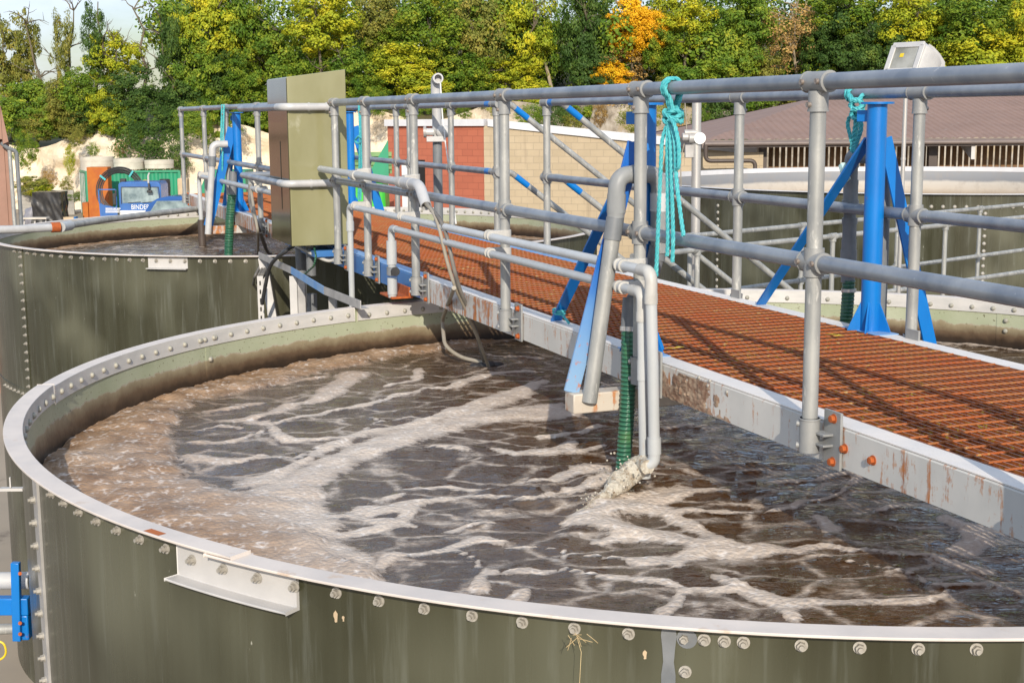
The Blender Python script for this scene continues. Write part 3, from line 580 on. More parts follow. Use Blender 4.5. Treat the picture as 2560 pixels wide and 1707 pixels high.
# ------------------------------------------------------------------ walkway
ZB = 4.845; S0, S1 = -3.2, 15.75
walk = thing('walkway_bridge', 'long bridge with rusty orange grating floor laid across the two round tanks', 'walkway', W(S0, -.7, 4.6))
def ibeam(o_in, o_out, s0, s1, name, mat):
    sg = 1 if o_out > o_in else -1; b = MB(); zt, zl = ZB, 4.705; fl = abs(o_out-o_in); wf = .009
    # channel: outer web, top and bottom flanges turned inwards, with rounded root
    pr = [(0, zl), (-fl, zl), (-fl, zl+.008), (-wf, zl+.010), (-wf, zt-.012), (-fl, zt-.010), (-fl, zt), (-.006, zt), (0, zt-.005)]
    b.prism([W(s0, o_out+sg*x, z) for x, z in pr], DV*(s1-s0))
    return mk(name, b, mat, walk, bevel=.0015, smooth=False)
def topstrip(o0, o1, s0, s1, mat):
    b = MB(); b.box(W((s0+s1)/2, (o0+o1)/2, ZB+.0035), (s1-s0, abs(o1-o0), .004), (DV, NV, ZV)); mk('flange_face', b, mat, walk, smooth=False)
for (s0, s1, mt) in ((S0, 3.35, 'beam_white'), (3.352, 4.75, 'beam_rusty'), (4.752, 9.1, 'beam_blue'), (9.102, S1, 'beam_rusty')):
    ibeam(-.155, -.055, s0, s1, 'edge_beam', M[mt]); ibeam(-1.325, -1.425, s0, s1, 'edge_beam', M[mt])
    topstrip(-.153, -.058, s0, s1, M['flange'] if mt != 'beam_blue' else M['blue_pale']); topstrip(-1.327, -1.422, s0, s1, M['flange'] if mt != 'beam_blue' else M['blue_pale'])
gr = MB(); zt = ZB+.008; tops = []; oL, oR = -.160, -1.320
nbar = 36
for i in range(nbar):
    o = oL+(oR-oL)*i/(nbar-1); gr.box(W((S0+S1)/2, o, zt-.018), (S1-S0, .0045, .030), (DV, NV, ZV)); gr.m[-1] = 1
mk('grating', gr, [M['grating'], M['bar_top']], walk, smooth=False)
gr = MB(); s = S0+.05
while s < S1:
    gr.box(W(s, (oL+oR)/2, zt-.0025), (.0065, oL-oR, .006), (DV, NV, ZV)); s += .0905
mk('cross_rods', gr, M['rod'], walk, smooth=False)
for s in (-2.2, -.6, 1.0, 2.6, 4.2, 5.8, 7.4, 9.0, 10.6, 12.2, 13.8):
    b = MB(); b.box(W(s, (oL+oR)/2, ZB-.085), (.05, 1.15, .06), (DV, NV, ZV)); mk('cross_member', b, M['beam_rusty'], walk, smooth=False)
# rusty bolt heads and stains on the near face
hb = MB(); hb.cyl((0, 0, 0), (.003, 0, 0), .017, 14); hb.cyl((.003, 0, 0), (.017, 0, 0), .0125, 6); ME_RB = hb.mesh('beam_bolt'); ME_RB.materials.append(M['rust'])
aN_ = math.atan2(NV.y, NV.x); wl = walk.location
for px, py in ((2113, 1121), (2183, 1150)):
    s_, z_ = onv(px, py, -.055); share('beam_bolt', ME_RB, walk, W(s_, -.055, z_)-wl, (0, 0, aN_))
for px, py in ((1747, 944), (1774, 952), (1770, 964), (1719, 950), (1817, 980)):
    s_, z_ = onv(px, py, -.055); share('weld_lump', ME_DOME, walk, W(s_, -.055, z_)-wl, (0, 0, aN_), (.5, .5, .5))
# rust bracket and stiffener plates
b = MB(); s_, z_ = onv(1020, 735, -.02); b.box(W(5.02, .03, 4.70), (.30, .15, .014), (DV, NV, ZV)); b.box(W(5.02, -.02, 4.73), (.30, .012, .075), (DV, NV, ZV)); mk('bearing_bracket', b, M['rust'], walk, bevel=.003)

# leaf litter on the grating
lf = MB(); lf.add([(0, 0, 0), (.03, .012, .004), (.062, .002, 0), (.034, -.012, .003)], [(0, 1, 2, 3)]); ME_L = lf.mesh('leaf'); ME_L.materials.append(M['yellow'])
for i, (px, py, rz) in enumerate(((1683, 870, .4), (1693, 872, 2.8), (2083, 840, .2), (2093, 838, 2.4), (1097, 672, .3), (1120, 681, 1.2))):
    q = atz(px, py, ZB+.016); o = share('leaf', ME_L, None, q, (0, 0, rz)); tag(o, ['pair of yellow leaves beside the grey drop pipes on the grating', 'pair of yellow leaves on the grating near the foot of the large blue post', 'small yellow leaves on the grating behind the dangling cables'][i//2], 'leaf', ['leaves by the drop pipes', 'leaves by the blue post', 'leaves by the cables'][i//2])

# ------------------------------------------------------------------ handrails
ZT, ZM = CZ+.099, CZ+.099-.6
RT_ = .0275
def tee_top(b, p, ax=DV):
    b.cyl(p-ax*.062, p+ax*.062, .0345, 20); b.cyl(p-ax*.066, p-ax*.058, .0365, 20); b.cyl(p+ax*.058, p+ax*.066, .0365, 20)
    b.cyl(p-ZV*.03, p-ZV*.098, .0335, 20); b.cyl(p-ZV*.090, p-ZV*.098, .0355, 20)
ME_SC = MB(); ME_SC.cyl((0, 0, 0), (.014, 0, 0), .0095, 12); ME_SC = ME_SC.mesh('set_screw'); ME_SC.materials.append(M['rusty_screw'])
def post(root, q, zt, zm, zbase, out, wall=None):
    """one tube post with its tee, cross fitting and socket; q = foot xy"""
    pb = MB(); pb.cyl(Vector((q.x, q.y, zbase+.02)), Vector((q.x, q.y, zt-.05)), RT_*.985, 18); po = mk('post', pb, M['post'], root)
    f = MB(); tee_top(f, Vector((q.x, q.y, zt))); mk('tee_fitting', f, M['fitting'], po)
    ao = math.atan2(out.y, out.x); rl = root.location
    for dv, zz in ((-.045, zt), (.045, zt), (0, zt-.075), (-.045, zm), (.045, zm)): share('set_screw', ME_SC, po, Vector((q.x, q.y, zz))+DV*dv+out*.030-rl, (0, 0, ao))
    f = MB(); c = Vector((q.x, q.y, zm)); f.cyl(c-ZV*.048, c+ZV*.048, .0345, 20); f.cyl(c-DV*.055, c+DV*.055, .0345, 20); f.cyl(c-DV*.060, c-DV*.052, .0365, 20); f.cyl(c+DV*.052, c+DV*.060, .0365, 20); mk('cross_fitting', f, M['fitting'], po)
    f = MB(); c = Vector((q.x, q.y, zbase)); f.cyl(c, c+ZV*.12, .0355, 22); f.cyl(c+ZV*.113, c+ZV*.12, .0375, 22)
    for dz in (.022, .098): f.cyl(c+ZV*dz+(DV*.55+out*.75)*.030, c+ZV*dz+(DV*.55+out*.75)*.048, .011, 12)
    for dz in (.035, .072): f.box(c+ZV*dz-out*.03-DV*.048, (.07, .055, .008), (DV, out, ZV))
    f.box(c+ZV*.055-out*.046-DV*.075, (.10, .010, .20), (DV, out, ZV)); mk('base_socket', f, M['fitting'], po, bevel=.0012)
    for dz in (-.02, .13): share('base_bolt', ME_RB, po, c+ZV*dz-out*.042-DV*.085-rl, (0, 0, ao))
    return po
nr = thing('handrail', 'near side tubular handrail of the walkway, with the turquoise rope over it', 'handrail', W(0, 0, 4.744), 'walkway handrails')
NPS = [-2.4, -1.2, 0.0, 1.342, 2.989, 4.65, 5.843, 6.764, 9.97, 11.837, 13.45, 15.462]
for s in NPS: post(nr, W(s, 0, 0), ZT, ZM, 4.742, NV)
def rail(root, name, pts, r=RT_, mat='rail'):
    b = MB(); b.tube(bend(pts, .05), r, 20); return mk(name, b, M[mat], root)
SC1 = 7.95
for z, nm in ((ZT, 'top_rail'), (ZM, 'mid_rail')):
    rail(nr, nm, [W(-3.4, 0, z), W(6.764, 0, z)]); rail(nr, nm, [W(SC1, 0, z), W(15.462, 0, z)] if z == ZM else [W(SC1, 0, z), W(15.462, 0, z), W(15.462, 0, z-.25)])
    # rail stepped out round the cabinet
    rail(nr, 'stepped_rail', [W(9.2, .03, z-.012), W(9.0, .345, z-.012), W(8.1, .345, z-.012)] if False else [W(8.9, 0.05, z-.03), W(8.9, .36, z-.03), W(7.10, .36, z-.03)])
    b = MB(); b.tube(bend([W(7.18, .36, z-.03), W(6.98, .36, z-.03), W(6.98, .02, z-.03)], .09, 8), .030, 18); b.cyl(W(6.98, .02, z-.03), W(6.98, -.03, z-.03), .034, 16); b.cyl(W(6.98, .16, z-.03), W(6.98, .145, z-.03), .034, 16); mk('white_elbow', b, M['white_pipe'], nr)
fr = thing('handrail', 'far side tubular handrail of the walkway, beside the light pole and the stair rails', 'handrail', W(0, -1.45, 4.744), 'walkway handrails')
OF = -1.45
fz = ZT-.012
FPS = [onv(2300, 255, OF)[0], onv(1849, 300, OF)[0], onv(1367, 300, OF)[0], onv(1241, 300, OF)[0], onv(1127, 300, OF)[0], onv(990, 300, OF)[0]]
for s in FPS+[-1.2, 9.6, 11.2, 12.9, 15.4]: post(fr, W(s, OF, 0), fz, fz-.565, 4.742, -NV)
sA, sB = FPS[2], FPS[3]
for z, nm in ((fz, 'top_rail'), (fz-.565, 'mid_rail')):
    rail(fr, nm, [W(-3.4, OF, z), W(sA, OF, z)]); rail(fr, nm, [W(sB, OF, z), W(15.4, OF, z)])
for s, z in ((sB+.18, fz), (sA-.1, fz), (sB+.2, fz-.565)): mk('blue_tape', MB().cyl(W(s-.05, OF, z), W(s+.05, OF, z), RT_*1.02, 18), M['blue'], fr)
# stair rails going down on the far side
for s, lab in ((sA, 'sloping stair handrail leaving the far walkway rail, nearer the white pipe stand'), (sB, 'sloping stair handrail leaving the far walkway rail, nearer the red brick wall')):
    h = thing('stair_handrail', lab, 'handrail', W(s, OF, fz-2.6), 'stair handrails')
    dn = (-NV*.80-ZV*.60); 
    for dz, nm in ((0, 'top_rail'), (-.565, 'mid_rail')): rail(h, nm, [W(s, OF-.03, fz+dz), W(s, OF-.12, fz+dz), W(s, OF-.12, fz+dz)+dn*3.6], RT_*.9, 'post')
    b = MB(); q = W(s, OF-.12, fz)+dn*3.3; b.cyl(q, q-ZV*1.2, RT_*.9, 14); mk('post', b, M['post'], h)
    for dz in (0, -.565): mk('blue_tape', MB().cyl(W(s, OF-.12, fz+dz)+dn*.06, W(s, OF-.12, fz+dz)+dn*.2, RT_*.94, 14), M['blue'], h)
st = thing('stair', 'grey stair flight descending from the far side of the walkway towards the big tank', 'stair', W((sA+sB)/2, OF-2, 2.2))
b = MB(); dn = (-NV*.80-ZV*.60)
for s in (sA-.05, sB+.05): b.bar(W(s, OF-.15, ZB-.1), W(s, OF-.15, ZB-.1)+dn*4.4, .2, .02, ZV)
mk('stringer', b, M['blue'], st, smooth=False)
for i in range(11):
    q = W((sA+sB)/2, OF-.15, ZB-.12)+dn*(.33+i*.37); b = MB(); b.box(q, (abs(sB-sA)+.02, .22, .03), (DV, NV, ZV)); mk('tread', b, M['steel_angle'], st, smooth=False)
# ------------------------------------------------------------------ davit frames
def davit(s, o, sg, label, grp='blue davit frames', ear=1):
    """post with cap plate, gussets, a brace along the walkway and a brace to an outrigger arm; sg=+1 leans to the near side"""
    t = thing('davit_frame', label, 'davit', W(s, o, ZB), grp); r = .047; H = 1.09
    b = MB(); b.cyl(W(s, o, ZB+.008), W(s, o, ZB+H), r, 28); mk('mast', b, M['blue'], t)
    b = MB(); b.cyl(W(s, o, ZB+H), W(s, o, ZB+H+.010), .078, 32); mk('cap_plate', b, M['blue'], t)
    b = MB()
    q = W(s, o, ZB+H-.055); b.box(q+(DV*.06+NV*.03)*ear, (.07, .012, .055), ((DV*.9+NV*.43)*ear, NV, ZV)); mk('lifting_eye', b, M['blue'], t, bevel=.002)
    b = MB()
    for k in range(5):
        a = k*2*PI/5+.5; u = Vector((math.cos(a), math.sin(a), 0)); v = Vector((-u.y, u.x, 0)); c = W(s, o, ZB+.008)
        b.prism([c+u*r*.9-v*.004, c+u*(r+.062)-v*.004, c+u*(r+.055)+ZV*.02-v*.004, c+u*r*.9+ZV*.15-v*.004], v*.008)
    mk('gusset', b, M['blue'], t)
    b = MB(); b.box(W(s, o, ZB+.0065), (.30, .12, .006), (DV, NV, ZV)); mk('base_plate', b, M['blue_pale'], t, bevel=.002)
    b = MB(); b.bar(W(s+.055, o, ZB+.93), W(s+1.02, o, ZB+.012), .058, .012, NV); mk('long_brace', b, M['blue'], t, bevel=.001)
    b = MB(); oe = o+sg*.36; top = W(s+.0, o+sg*.05, ZB+.93); bot = W(s-.02, oe, 4.70)
    b.bar(top, bot, .07 if s < 5 else .10, .012, (bot-top).cross(DV)); mk('side_brace', b, M['blue_worn'] if s < 1.55 else M['blue'], t, bevel=.001)
    b = MB(); mid = (W(s-.02, (oe+o)/2-sg*.08, 4.655)); b.box(mid, (.10, abs(oe-o)+.18, .088), (DV, NV, ZV)); mk('outrigger_arm', b, M['beam_rusty'] if s > 5 else M['outrig'], t, bevel=.006)
    return t
davit(1.50, -.10, 1, 'blue davit frame in the middle, its foot behind the grey swan neck pipe')
davit(1.62, -1.375, -1, 'largest blue davit frame on the right, standing on the far beam by the light pole')
davit(11.75, -.10, 1, 'blue davit frame at the far left over the second tank, left of the cabinet')
davit(11.7, -1.375, -1, 'mostly hidden blue davit frame right behind the olive cabinet')

# ------------------------------------------------------------------ airlift pipes and hoses
def corr(b, path, r, pitch=.019, n=18):       # ribbed hose
    P = bend(path, .25, 10); L_ = [0]
    for i in range(1, len(P)): L_.append(L_[-1]+(P[i]-P[i-1]).length)
    k = int(L_[-1]/pitch*4); pts, rs = [], []
    for i in range(k+1):
        d = L_[-1]*i/k; j = max(0, min(len(P)-2, next((q for q in range(len(P)-1) if L_[q+1] >= d), len(P)-2))); u = (d-L_[j])/max(L_[j+1]-L_[j], 1e-6)
        pts.append(P[j].lerp(P[j+1], u)); rs.append(r*(1+.055*math.sin(2*PI*i/4)))
    b.tube(pts, rs, n); return b
# swan neck by the middle davit
t = thing('swan_neck_pipe', 'thick grey swan neck pipe hanging open over the foam by the middle davit', 'pipe', W(1.42, .2, 4.66))
b = MB(); pA = [W(1.42, -.13, 5.30), W(1.42, -.13, 5.642), W(1.42, .072, 5.642), W(1.42, .20, 4.662)]
top = bend([pA[0], pA[1], pA[2], W(1.42, .078, 5.46)], .065, 10)
b.tube(top, .0375, 22)
for c0, c1 in ((W(1.42, .074, 5.56), W(1.42, .076, 5.48)), (W(1.42, .0, 5.642), W(1.42, -.03, 5.642)), (W(1.42, -.13, 5.56), W(1.42, -.13, 5.48))): b.cyl(c0, c1, .0405, 22); mk('elbow', b, M['pvc_light'], t)
b = MB(); b.cyl(W(1.42, .0755, 5.485), W(1.42, .091, 5.375), .0365, 22); b.cyl(W(1.42, .08, 5.46), W(1.42, .094, 5.365), .0385, 22); mk('coupling', b, M['pvc_dark'], t)
b = MB(); b.pipe_open([W(1.42, .092, 5.38), W(1.42, .20, 4.662)], .0335, .030, 22); mk('outlet_pipe', b, M['post'], t)
b = MB(); b.cyl(W(1.42, -.13, 5.32), W(1.44, -.105, 5.20), .034, 18); b.cyl(W(1.425, -.13, 5.33), W(1.43, -.12, 5.27), .04, 18); mk('union', b, M['pvc_dark'], t)
t = thing('suction_hose', 'green ribbed hose hanging behind the two grey drop pipes into the near tank', 'hose', W(1.55, 0, ZW))
b = MB(); corr(b, [W(1.47, -.012, 4.985), W(1.385, .03, 4.68), W(1.375, .062, 4.30)], .0335); mk('ribbed_hose', b, M['hose'], t)
b = MB(); b.cyl(W(1.467, -.012, 4.97), W(1.485, -.03, 5.10), .038, 20); b.cyl(W(1.485, -.03, 5.08), W(1.44, -.105, 5.22), .031, 18); mk('hose_connector', b, M['pvc_dark'], t)
b = MB(); b.cyl(W(1.465, -.010, 4.955), W(1.467, -.012, 4.975), .041, 20); mk('hose_clamp', b, M['steel'], t)
# right far airlift
q = lambda x, y, o: W(onv(x, y, o)[0], o, onv(x, y, o)[1])
t = thing('airlift_pipe', 'dark grey riser of stacked couplings left of the large blue post', 'pipe', q(2120, 830, -1.45))
b = MB()
for y0, y1, r in ((395, 450, .036), (450, 462, .041), (462, 500, .040), (500, 512, .046), (512, 545, .034), (545, 560, .042), (560, 600, .038), (600, 625, .041), (625, 665, .045), (665, 705, .038)):
    b.cyl(q(2129-(y0-395)*.03, y0, -1.5), q(2129-(y1-395)*.03, y1+.5, -1.5), r*.93, 20)
mk('couplings', b, M['pvc_dark'], t)
b = MB(); e0 = q(2129, 420, -1.5); e1 = q(2129, 400, -1.5); b.tube(bend([e0, e1+ZV*.02, e1+ZV*.02-NV*.0-DV*.30], .06), .036, 18); b.cyl(e1+ZV*.02-DV*.28, e1-DV*.28-ZV*1.2, .033, 18); mk('elbow', b, M['pvc_dark'], t)
t = thing('suction_hose', 'green ribbed hose below the dark riser, left of the large blue post', 'hose', q(2118, 800, -1.5))
b = MB(); corr(b, [q(2122, 700, -1.5), q(2119, 760, -1.5), q(2112, 835, -1.5), q(2108, 835, -1.5)-ZV*.5], .032); mk('ribbed_hose', b, M['hose'], t)
b = MB(); b.cyl(q(2122, 722, -1.5), q(2122, 730, -1.5), .038, 18); mk('hose_clamp', b, M['steel'], t)
# far left swan neck and hose
t = thing('swan_neck_pipe', 'pale swan neck pipe over the second tank, left of the far blue davit', 'pipe', W(11.6, .2, 4.62))
b = MB(); k = 11.6; b.tube(bend([W(k, .035, 5.60), W(k, .20, 5.60), W(k, .205, 5.45)], .075, 8), .038, 18); mk('elbow', b, M['white_pipe'], t)
b = MB(); b.cyl(W(k, .205, 5.47), W(k, .21, 5.36), .042, 18); mk('coupling', b, M['pvc_dark'], t)
b = MB(); b.pipe_open([W(k, .21, 5.38), W(k, .285, 4.62)], .036, .032, 18); mk('outlet_pipe', b, M['white_pipe'], t)
t = thing('suction_hose', 'green ribbed hose dropping into the second tank by the far left davit', 'hose', W(11.7, 0, ZW))
b = MB(); corr(b, [W(11.62, .0, 5.05), W(11.65, .03, 4.8), W(11.7, .06, 4.28)], .048, .03); mk('ribbed_hose', b, M['hose'], t)
b = MB(); b.cyl(W(11.62, 0, 5.03), W(11.62, -.02, 5.3), .045, 16); mk('hose_connector', b, M['pvc_dark'], t)

# ------------------------------------------------------------------ small-bore grey pipes clipped to the near handrail
RP = .0215
def clip(b, s, z, o=.07, r=.03):
    for d in (-.022, .022): b.cyl(W(s+d-.007, o, z), W(s+d+.007, o, z), r, 18)
    b.box(W(s, .035, z+.004), (.06, .07, .046), (DV, NV, ZV)); b.cyl(W(s, 0, z-.028), W(s, 0, z+.028), .0335, 18)
OP = .085
zu, zl = 5.262, 5.168
t = thing('pipe_run', 'upper grey plastic pipe clipped along the near handrail and dropping into the near tank', 'pipe', W(1.0, OP, 4.45), 'grey pipe runs')
uS = 1.06
b = MB(); b.tube(bend([W(5.98, OP, zu-.02), W(1.12, OP, zu)], .05), RP, 18); mk('pipe', b, M['pvc_light'], t)
b = MB(); b.tube(bend([W(1.16, OP, zu), W(uS, OP, zu), W(uS, OP, zu-.10)], .06, 8), RP*1.22, 18); b.cyl(W(uS, OP, zu-.13), W(uS, OP, zu-.09), RP*1.3, 18); mk('elbow', b, M['clip'], t)
b = MB(); b.tube([W(uS, OP, zu-.1), W(uS-.01, OP-.005, 4.9), W(uS+.0, OP-.02, 4.56)], RP*1.12, 18); mk('drop_pipe', b, M['pvc'], t)
b = MB(); b.cyl(W(uS, OP-.02, 4.57), W(uS, OP-.022, 4.50), RP*1.35, 18); b.tube(bend([W(uS, OP-.022, 4.52), W(uS, OP-.020, 4.462), W(uS+.02, OP+.02, 4.445)], .03, 8), RP*1.2, 18); mk('outlet_elbow', b, M['pvc'], t)
b = MB(); b.tube(bend([W(5.9, OP, zu-.02), W(6.02, OP, zu-.02), W(6.02, OP, zu-.2)], .05, 8), RP*1.15, 18); b.cyl(W(6.02, OP, zu-.2), W(6.02, OP, zu-.13), RP*1.35, 18); mk('elbow', b, M['pvc'], t)
b = MB(); b.cyl(W(6.02, OP, zu-.15), W(6.02, OP, 4.35), RP, 16); mk('drop_pipe', b, M['pvc'], t)
for s in (1.342, 2.989, 4.65, 5.843):
    b = MB(); clip(b, s, zu-.004*(s > 4), OP); mk('pipe_clip', b, M['clip'], t, bevel=.002)
t = thing('pipe_run', 'lower grey plastic pipe clipped below the upper one, with the valve at its far end', 'pipe', W(1.2, OP, 4.45), 'grey pipe runs')
lS = 1.14
b = MB(); b.tube([W(4.86, OP, zl-.005), W(1.2, OP, zl)], RP*.95, 18); mk('pipe', b, M['pvc'], t)
b = MB(); b.tube(bend([W(1.24, OP, zl), W(lS, OP, zl), W(lS, OP, zl-.09)], .05, 8), RP*1.12, 18); b.cyl(W(lS, OP, zl-.12), W(lS, OP, zl-.08), RP*1.2, 18); mk('elbow', b, M['clip'], t)
b = MB(); b.tube([W(lS, OP, zl-.1), W(lS, OP-.005, 4.8), W(lS, OP-.015, 4.42)], RP*1.0, 18); b.cyl(W(lS, OP-.005, 4.885), W(lS, OP-.005, 4.80), RP*1.15, 18); b.cyl(W(lS, OP-.015, 4.45), W(lS, OP-.015, 4.38), RP*1.3, 18); mk('drop_pipe', b, M['pvc'], t)
b = MB(); k = 4.92; b.tube(bend([W(4.8, OP, zl-.005), W(k, OP, zl-.005), W(k, OP, zl-.13)], .05, 8), RP*1.1, 18); mk('elbow', b, M['pvc'], t)
b = MB(); b.cyl(W(k, OP, 4.92), W(k, OP, zl-.09), .034, 20); b.cyl(W(k, OP, 4.845), W(k, OP, 4.92), .027, 16); b.cyl(W(k, OP, 4.72), W(k, OP, 4.83), .033, 20); b.cyl(W(k, OP, 4.70), W(k, OP, 4.74), .028, 16); mk('reducer', b, M['pvc'], t)
b = MB(); b.cyl(W(k, OP, 4.85), W(k, OP, 4.905), .036, 16); mk('valve_body', b, M['pvc_dark'], t)
b = MB(); b.cyl(W(k-.03, OP, 4.88), W(k-.075, OP, 4.88), .012, 12); b.cyl(W(k-.07, OP, 4.88), W(k-.085, OP, 4.88), .030, 14); mk('valve_handle', b, M['black'], t)
for s in (1.342, 2.989):
    b = MB(); clip(b, s, zl, OP, .0285); mk('pipe_clip', b, M['clip'], t, bevel=.002)
zx = 5.475
t = thing('cable_conduit', 'short grey pipe above the mid rail, its open elbow spilling cables beside the cabinet', 'pipe', W(4.0, OP, zx), 'grey pipe runs')
b = MB(); b.cyl(W(6.93, OP, zx+.01), W(4.55, OP, zx), .026, 18); mk('pipe', b, M['pvc'], t)
b = MB(); b.pipe_open(bend([W(4.62, OP, zx), W(4.30, OP, zx), W(4.24, OP, zx-.02), W(4.10, OP+.01, zx-.12)], .08, 8), .034, .029, 18); b.cyl(W(4.47, OP, zx), W(4.42, OP, zx), .037, 18); mk('elbow', b, M['white_pipe'], t)
for s in (4.65, 5.843):
    b = MB(); b.cyl(W(s, 0, zx-.05), W(s, 0, zx+.05), .037, 20); b.box(W(s, .04, zx), (.075, .07, .09), (DV, NV, ZV)); b.cyl(W(s-.05, OP, zx), W(s+.05, OP, zx), .036, 18); mk('pipe_clip', b, M['clip'], t, bevel=.003)
E_ = W(4.11, OP+.01, zx-.10)
def cable(label, pts, r, mat, grp=None, cat='cable', name='cable'):
    P = bend([Vector(p) for p in pts], .4, 8); o = tag(mk(name, MB().tube(P, r, 10), M[mat], org=tuple(P[0])), label, cat, grp); return o
cable('dark cable hanging straight from the open conduit into the near tank', [E_, q(1112, 560, .10), q(1140, 700, .06), W(4.0, -.18, 4.6), atz(1212, 912, ZW)], .012, 'cable')
cable('thicker grey cable beside the dark one, from the conduit into the near tank', [E_+DV*.02, q(1092, 540, .11), q(1125, 690, .09), W(3.95, -.15, 4.62), atz(1222, 918, ZW)], .011, 'cable_pale')
cable('pale cable looping down across the foam by the far rim joint', [q(1135, 720, .08), atz(1105, 800, 4.55), atz(1112, 865, 4.42), atz(1150, 893, 4.36), atz(1215, 908, 4.345)], .013, 'cable_pale')
b = MB(); p = atz(1217, 912, ZW); b.ball(p, .06, 10, 6, (1.2, .8, .45)); b.ball(p+Vector((.06, .0, 0)), .04, 8, 6, (1.3, .8, .5)); b.ball(p-Vector((.07, .03, 0)), .03, 8, 6, (1.3, .8, .5)); tag(mk('rag_lump', b, M['black'], org=tuple(p)), 'black lump of rags where the cables enter the foam', 'rags')
# pipes over the second tank
t = thing('pipe_run', 'grey pipes clipped to the handrail over the second tank, left of the cabinet', 'pipe', W(12, OP, 4.5), 'grey pipe runs')
b = MB(); P_ = [q(505, 585, .09)-ZV*.1, q(497, 440, .09), q(640, 472, .09), q(700, 487, .09)]
b.tube(bend([P_[0], P_[1], P_[3]], .09), .027, 16); mk('pipe', b, M['pvc'], t)
b = MB(); b.tube(bend([q(628, 470, .09), q(628, 447, .09), q(712, 462, .09)], .08), .029, 16); mk('short_pipe', b, M['pvc'], t)
b = MB()
for x, y in ((503, 437), (645, 473), (640, 451)): c = q(x, y, .09); b.cyl(c-DV*.05, c+DV*.05, .040, 16); b.box(c-NV*.05, (.09, .08, .06), (DV, NV, ZV))
mk('pipe_clip', b, M['clip'], t)
cable('dark cable from the short pipe elbow into the second tank, left of the cabinet', [q(626, 462, .1), q(624, 500, .12), q(640, 555, .14), atz(668, 630, ZW+.1), atz(676, 633, ZW)], .02, 'cable')
cable('thin pale cable beside the dark one over the second tank', [q(626, 462, .1), q(634, 520, .13), q(645, 580, .14), atz(645, 634, ZW)], .014, 'cable_pale')
# scum pipe lying along the rim of the second tank
t = thing('scum_pipe', 'grey pipe lying on the rim of the second tank with an orange joint', 'pipe', atz(139, 569, 4.72))
b = MB(); b.tube([atz(x, y, 4.70) for x, y in ((148, 568), (253, 551), (380, 535), (470, 525), (512, 520))], .038, 16); mk('pipe', b, M['post'], t)
b = MB(); b.cyl(atz(128, 569, 4.70), atz(150, 568, 4.70), .056, 16); mk('orange_joint', b, M['rust'], t)
b = MB(); b.tube([atz(-40, 575, 4.72), atz(30, 574, 4.71), atz(130, 569, 4.70)], .044, 16); mk('pale_pipe', b, M['white_pipe'], t)
b = MB(); b.cyl(atz(152, 568, 4.70), atz(175, 564, 4.70), .056, 16); mk('coupling', b, M['pvc'], t)
# brown standpipe in the second tank with its splash
t = thing('standpipe', 'brown stained pipe end splashing into the second tank near its far rim', 'pipe', q(505, 590, .09)-ZV*.4)
b = MB(); c = q(505, 590, .09); b.cyl(c+ZV*.2, c-ZV*.45, .045, 14); mk('pipe', b, M['brown'], t)
b = MB(); p0 = c-ZV*.42; b.tube([p0, p0+NV*.25-ZV*.05, p0+NV*.55-ZV*.2], [.05, .09, .14], 12); mk('splash', b, M['jet'], t)
# jet from the drop pipe
t = thing('water_jet', 'frothy jet of sludge gushing from the drop pipe elbow into the near tank', 'jet')
J0 = W(uS+.01, OP+.012, 4.448); t.location = J0
b = MB(); P = [J0-DV*.02, J0+(atz(1600, 1165, 4.41)-J0)*.55+ZV*.018, atz(1572, 1185, 4.40), atz(1530, 1222, 4.365), atz(1480, 1265, 4.33), atz(1440, 1290, 4.31)]
PP = bend(P, .1, 8); rs = []; pts = []
for i in range(110):
    u = i/109*(len(PP)-1); j = min(int(u), len(PP)-2); w = i/109; pts.append(PP[j].lerp(PP[j+1], u-j)); rs.append(.030+.030*math.sin(PI*min(1, w*1.3))**.8*(1-w*.4)-.016*w)
b.tube(pts, rs, 40)
def jn(x, y, z): return Vector((mnoise.fractal((x*20+z*9, y*20, z*13), 1, 2, 4), mnoise.fractal((x*20+9, y*20+z*9, z*13), 1, 2, 4), mnoise.fractal((x*20, y*20+5, z*13), 1, 2, 4)))*.010
b.v = [tuple(Vector(p)+jn(*p)) for p in b.v]
for i in range(150):
    k = random.choice(range(20, 108)); r0 = rs[k]*1.15; b.ball(pts[k]+Vector((random.gauss(0, r0), random.gauss(0, r0), abs(random.gauss(0, r0*.7)))), random.uniform(.002, .006), 6, 4)
mk('froth', b, M['jet'], t)

# ------------------------------------------------------------------ cabinet
t = thing('control_cabinet', 'tall olive green cabinet with sloping top wrapped by the handrail on the walkway', 'cabinet', W(7.3, .08, 4.85))
a0_, a1_, sF, sB_ = .312, -.16, 7.02, 7.80
zL, zR_, zbm = 6.20, 6.262, 4.872
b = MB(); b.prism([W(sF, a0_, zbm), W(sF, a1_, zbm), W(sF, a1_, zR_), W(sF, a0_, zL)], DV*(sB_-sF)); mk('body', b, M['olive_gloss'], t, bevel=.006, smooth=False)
b = MB(); b.prism([W(sF+.006, a0_+.0025, zbm+.006), W(sB_-.006, a0_+.0025, zbm+.006), W(sB_-.006, a0_+.0025, zL-.008), W(sF+.006, a0_+.0025, zL-.008)], NV*.003); mk('side_door', b, M['olive_shade'], t, smooth=False)  # left face takes the darkened olive, its shade is in the colour
b = MB(); b.prism([W(sF+.3, a0_+.0065, zbm+.28), W(sF+.31, a0_+.0065, zbm+.28), W(sF+.31, a0_+.0065, zL-.5), W(sF+.3, a0_+.0065, zL-.5)], NV*.002); mk('door_edge', b, M['dark'], t, smooth=False)
b = MB(); b.cyl(W(7.3, .1, 4.60), W(7.3, .1, zbm), .04, 14); b.cyl(W(7.6, .12, 4.3), W(7.6, .12, zbm), .045, 14); mk('cable_duct', b, M['pvc_dark'], t)
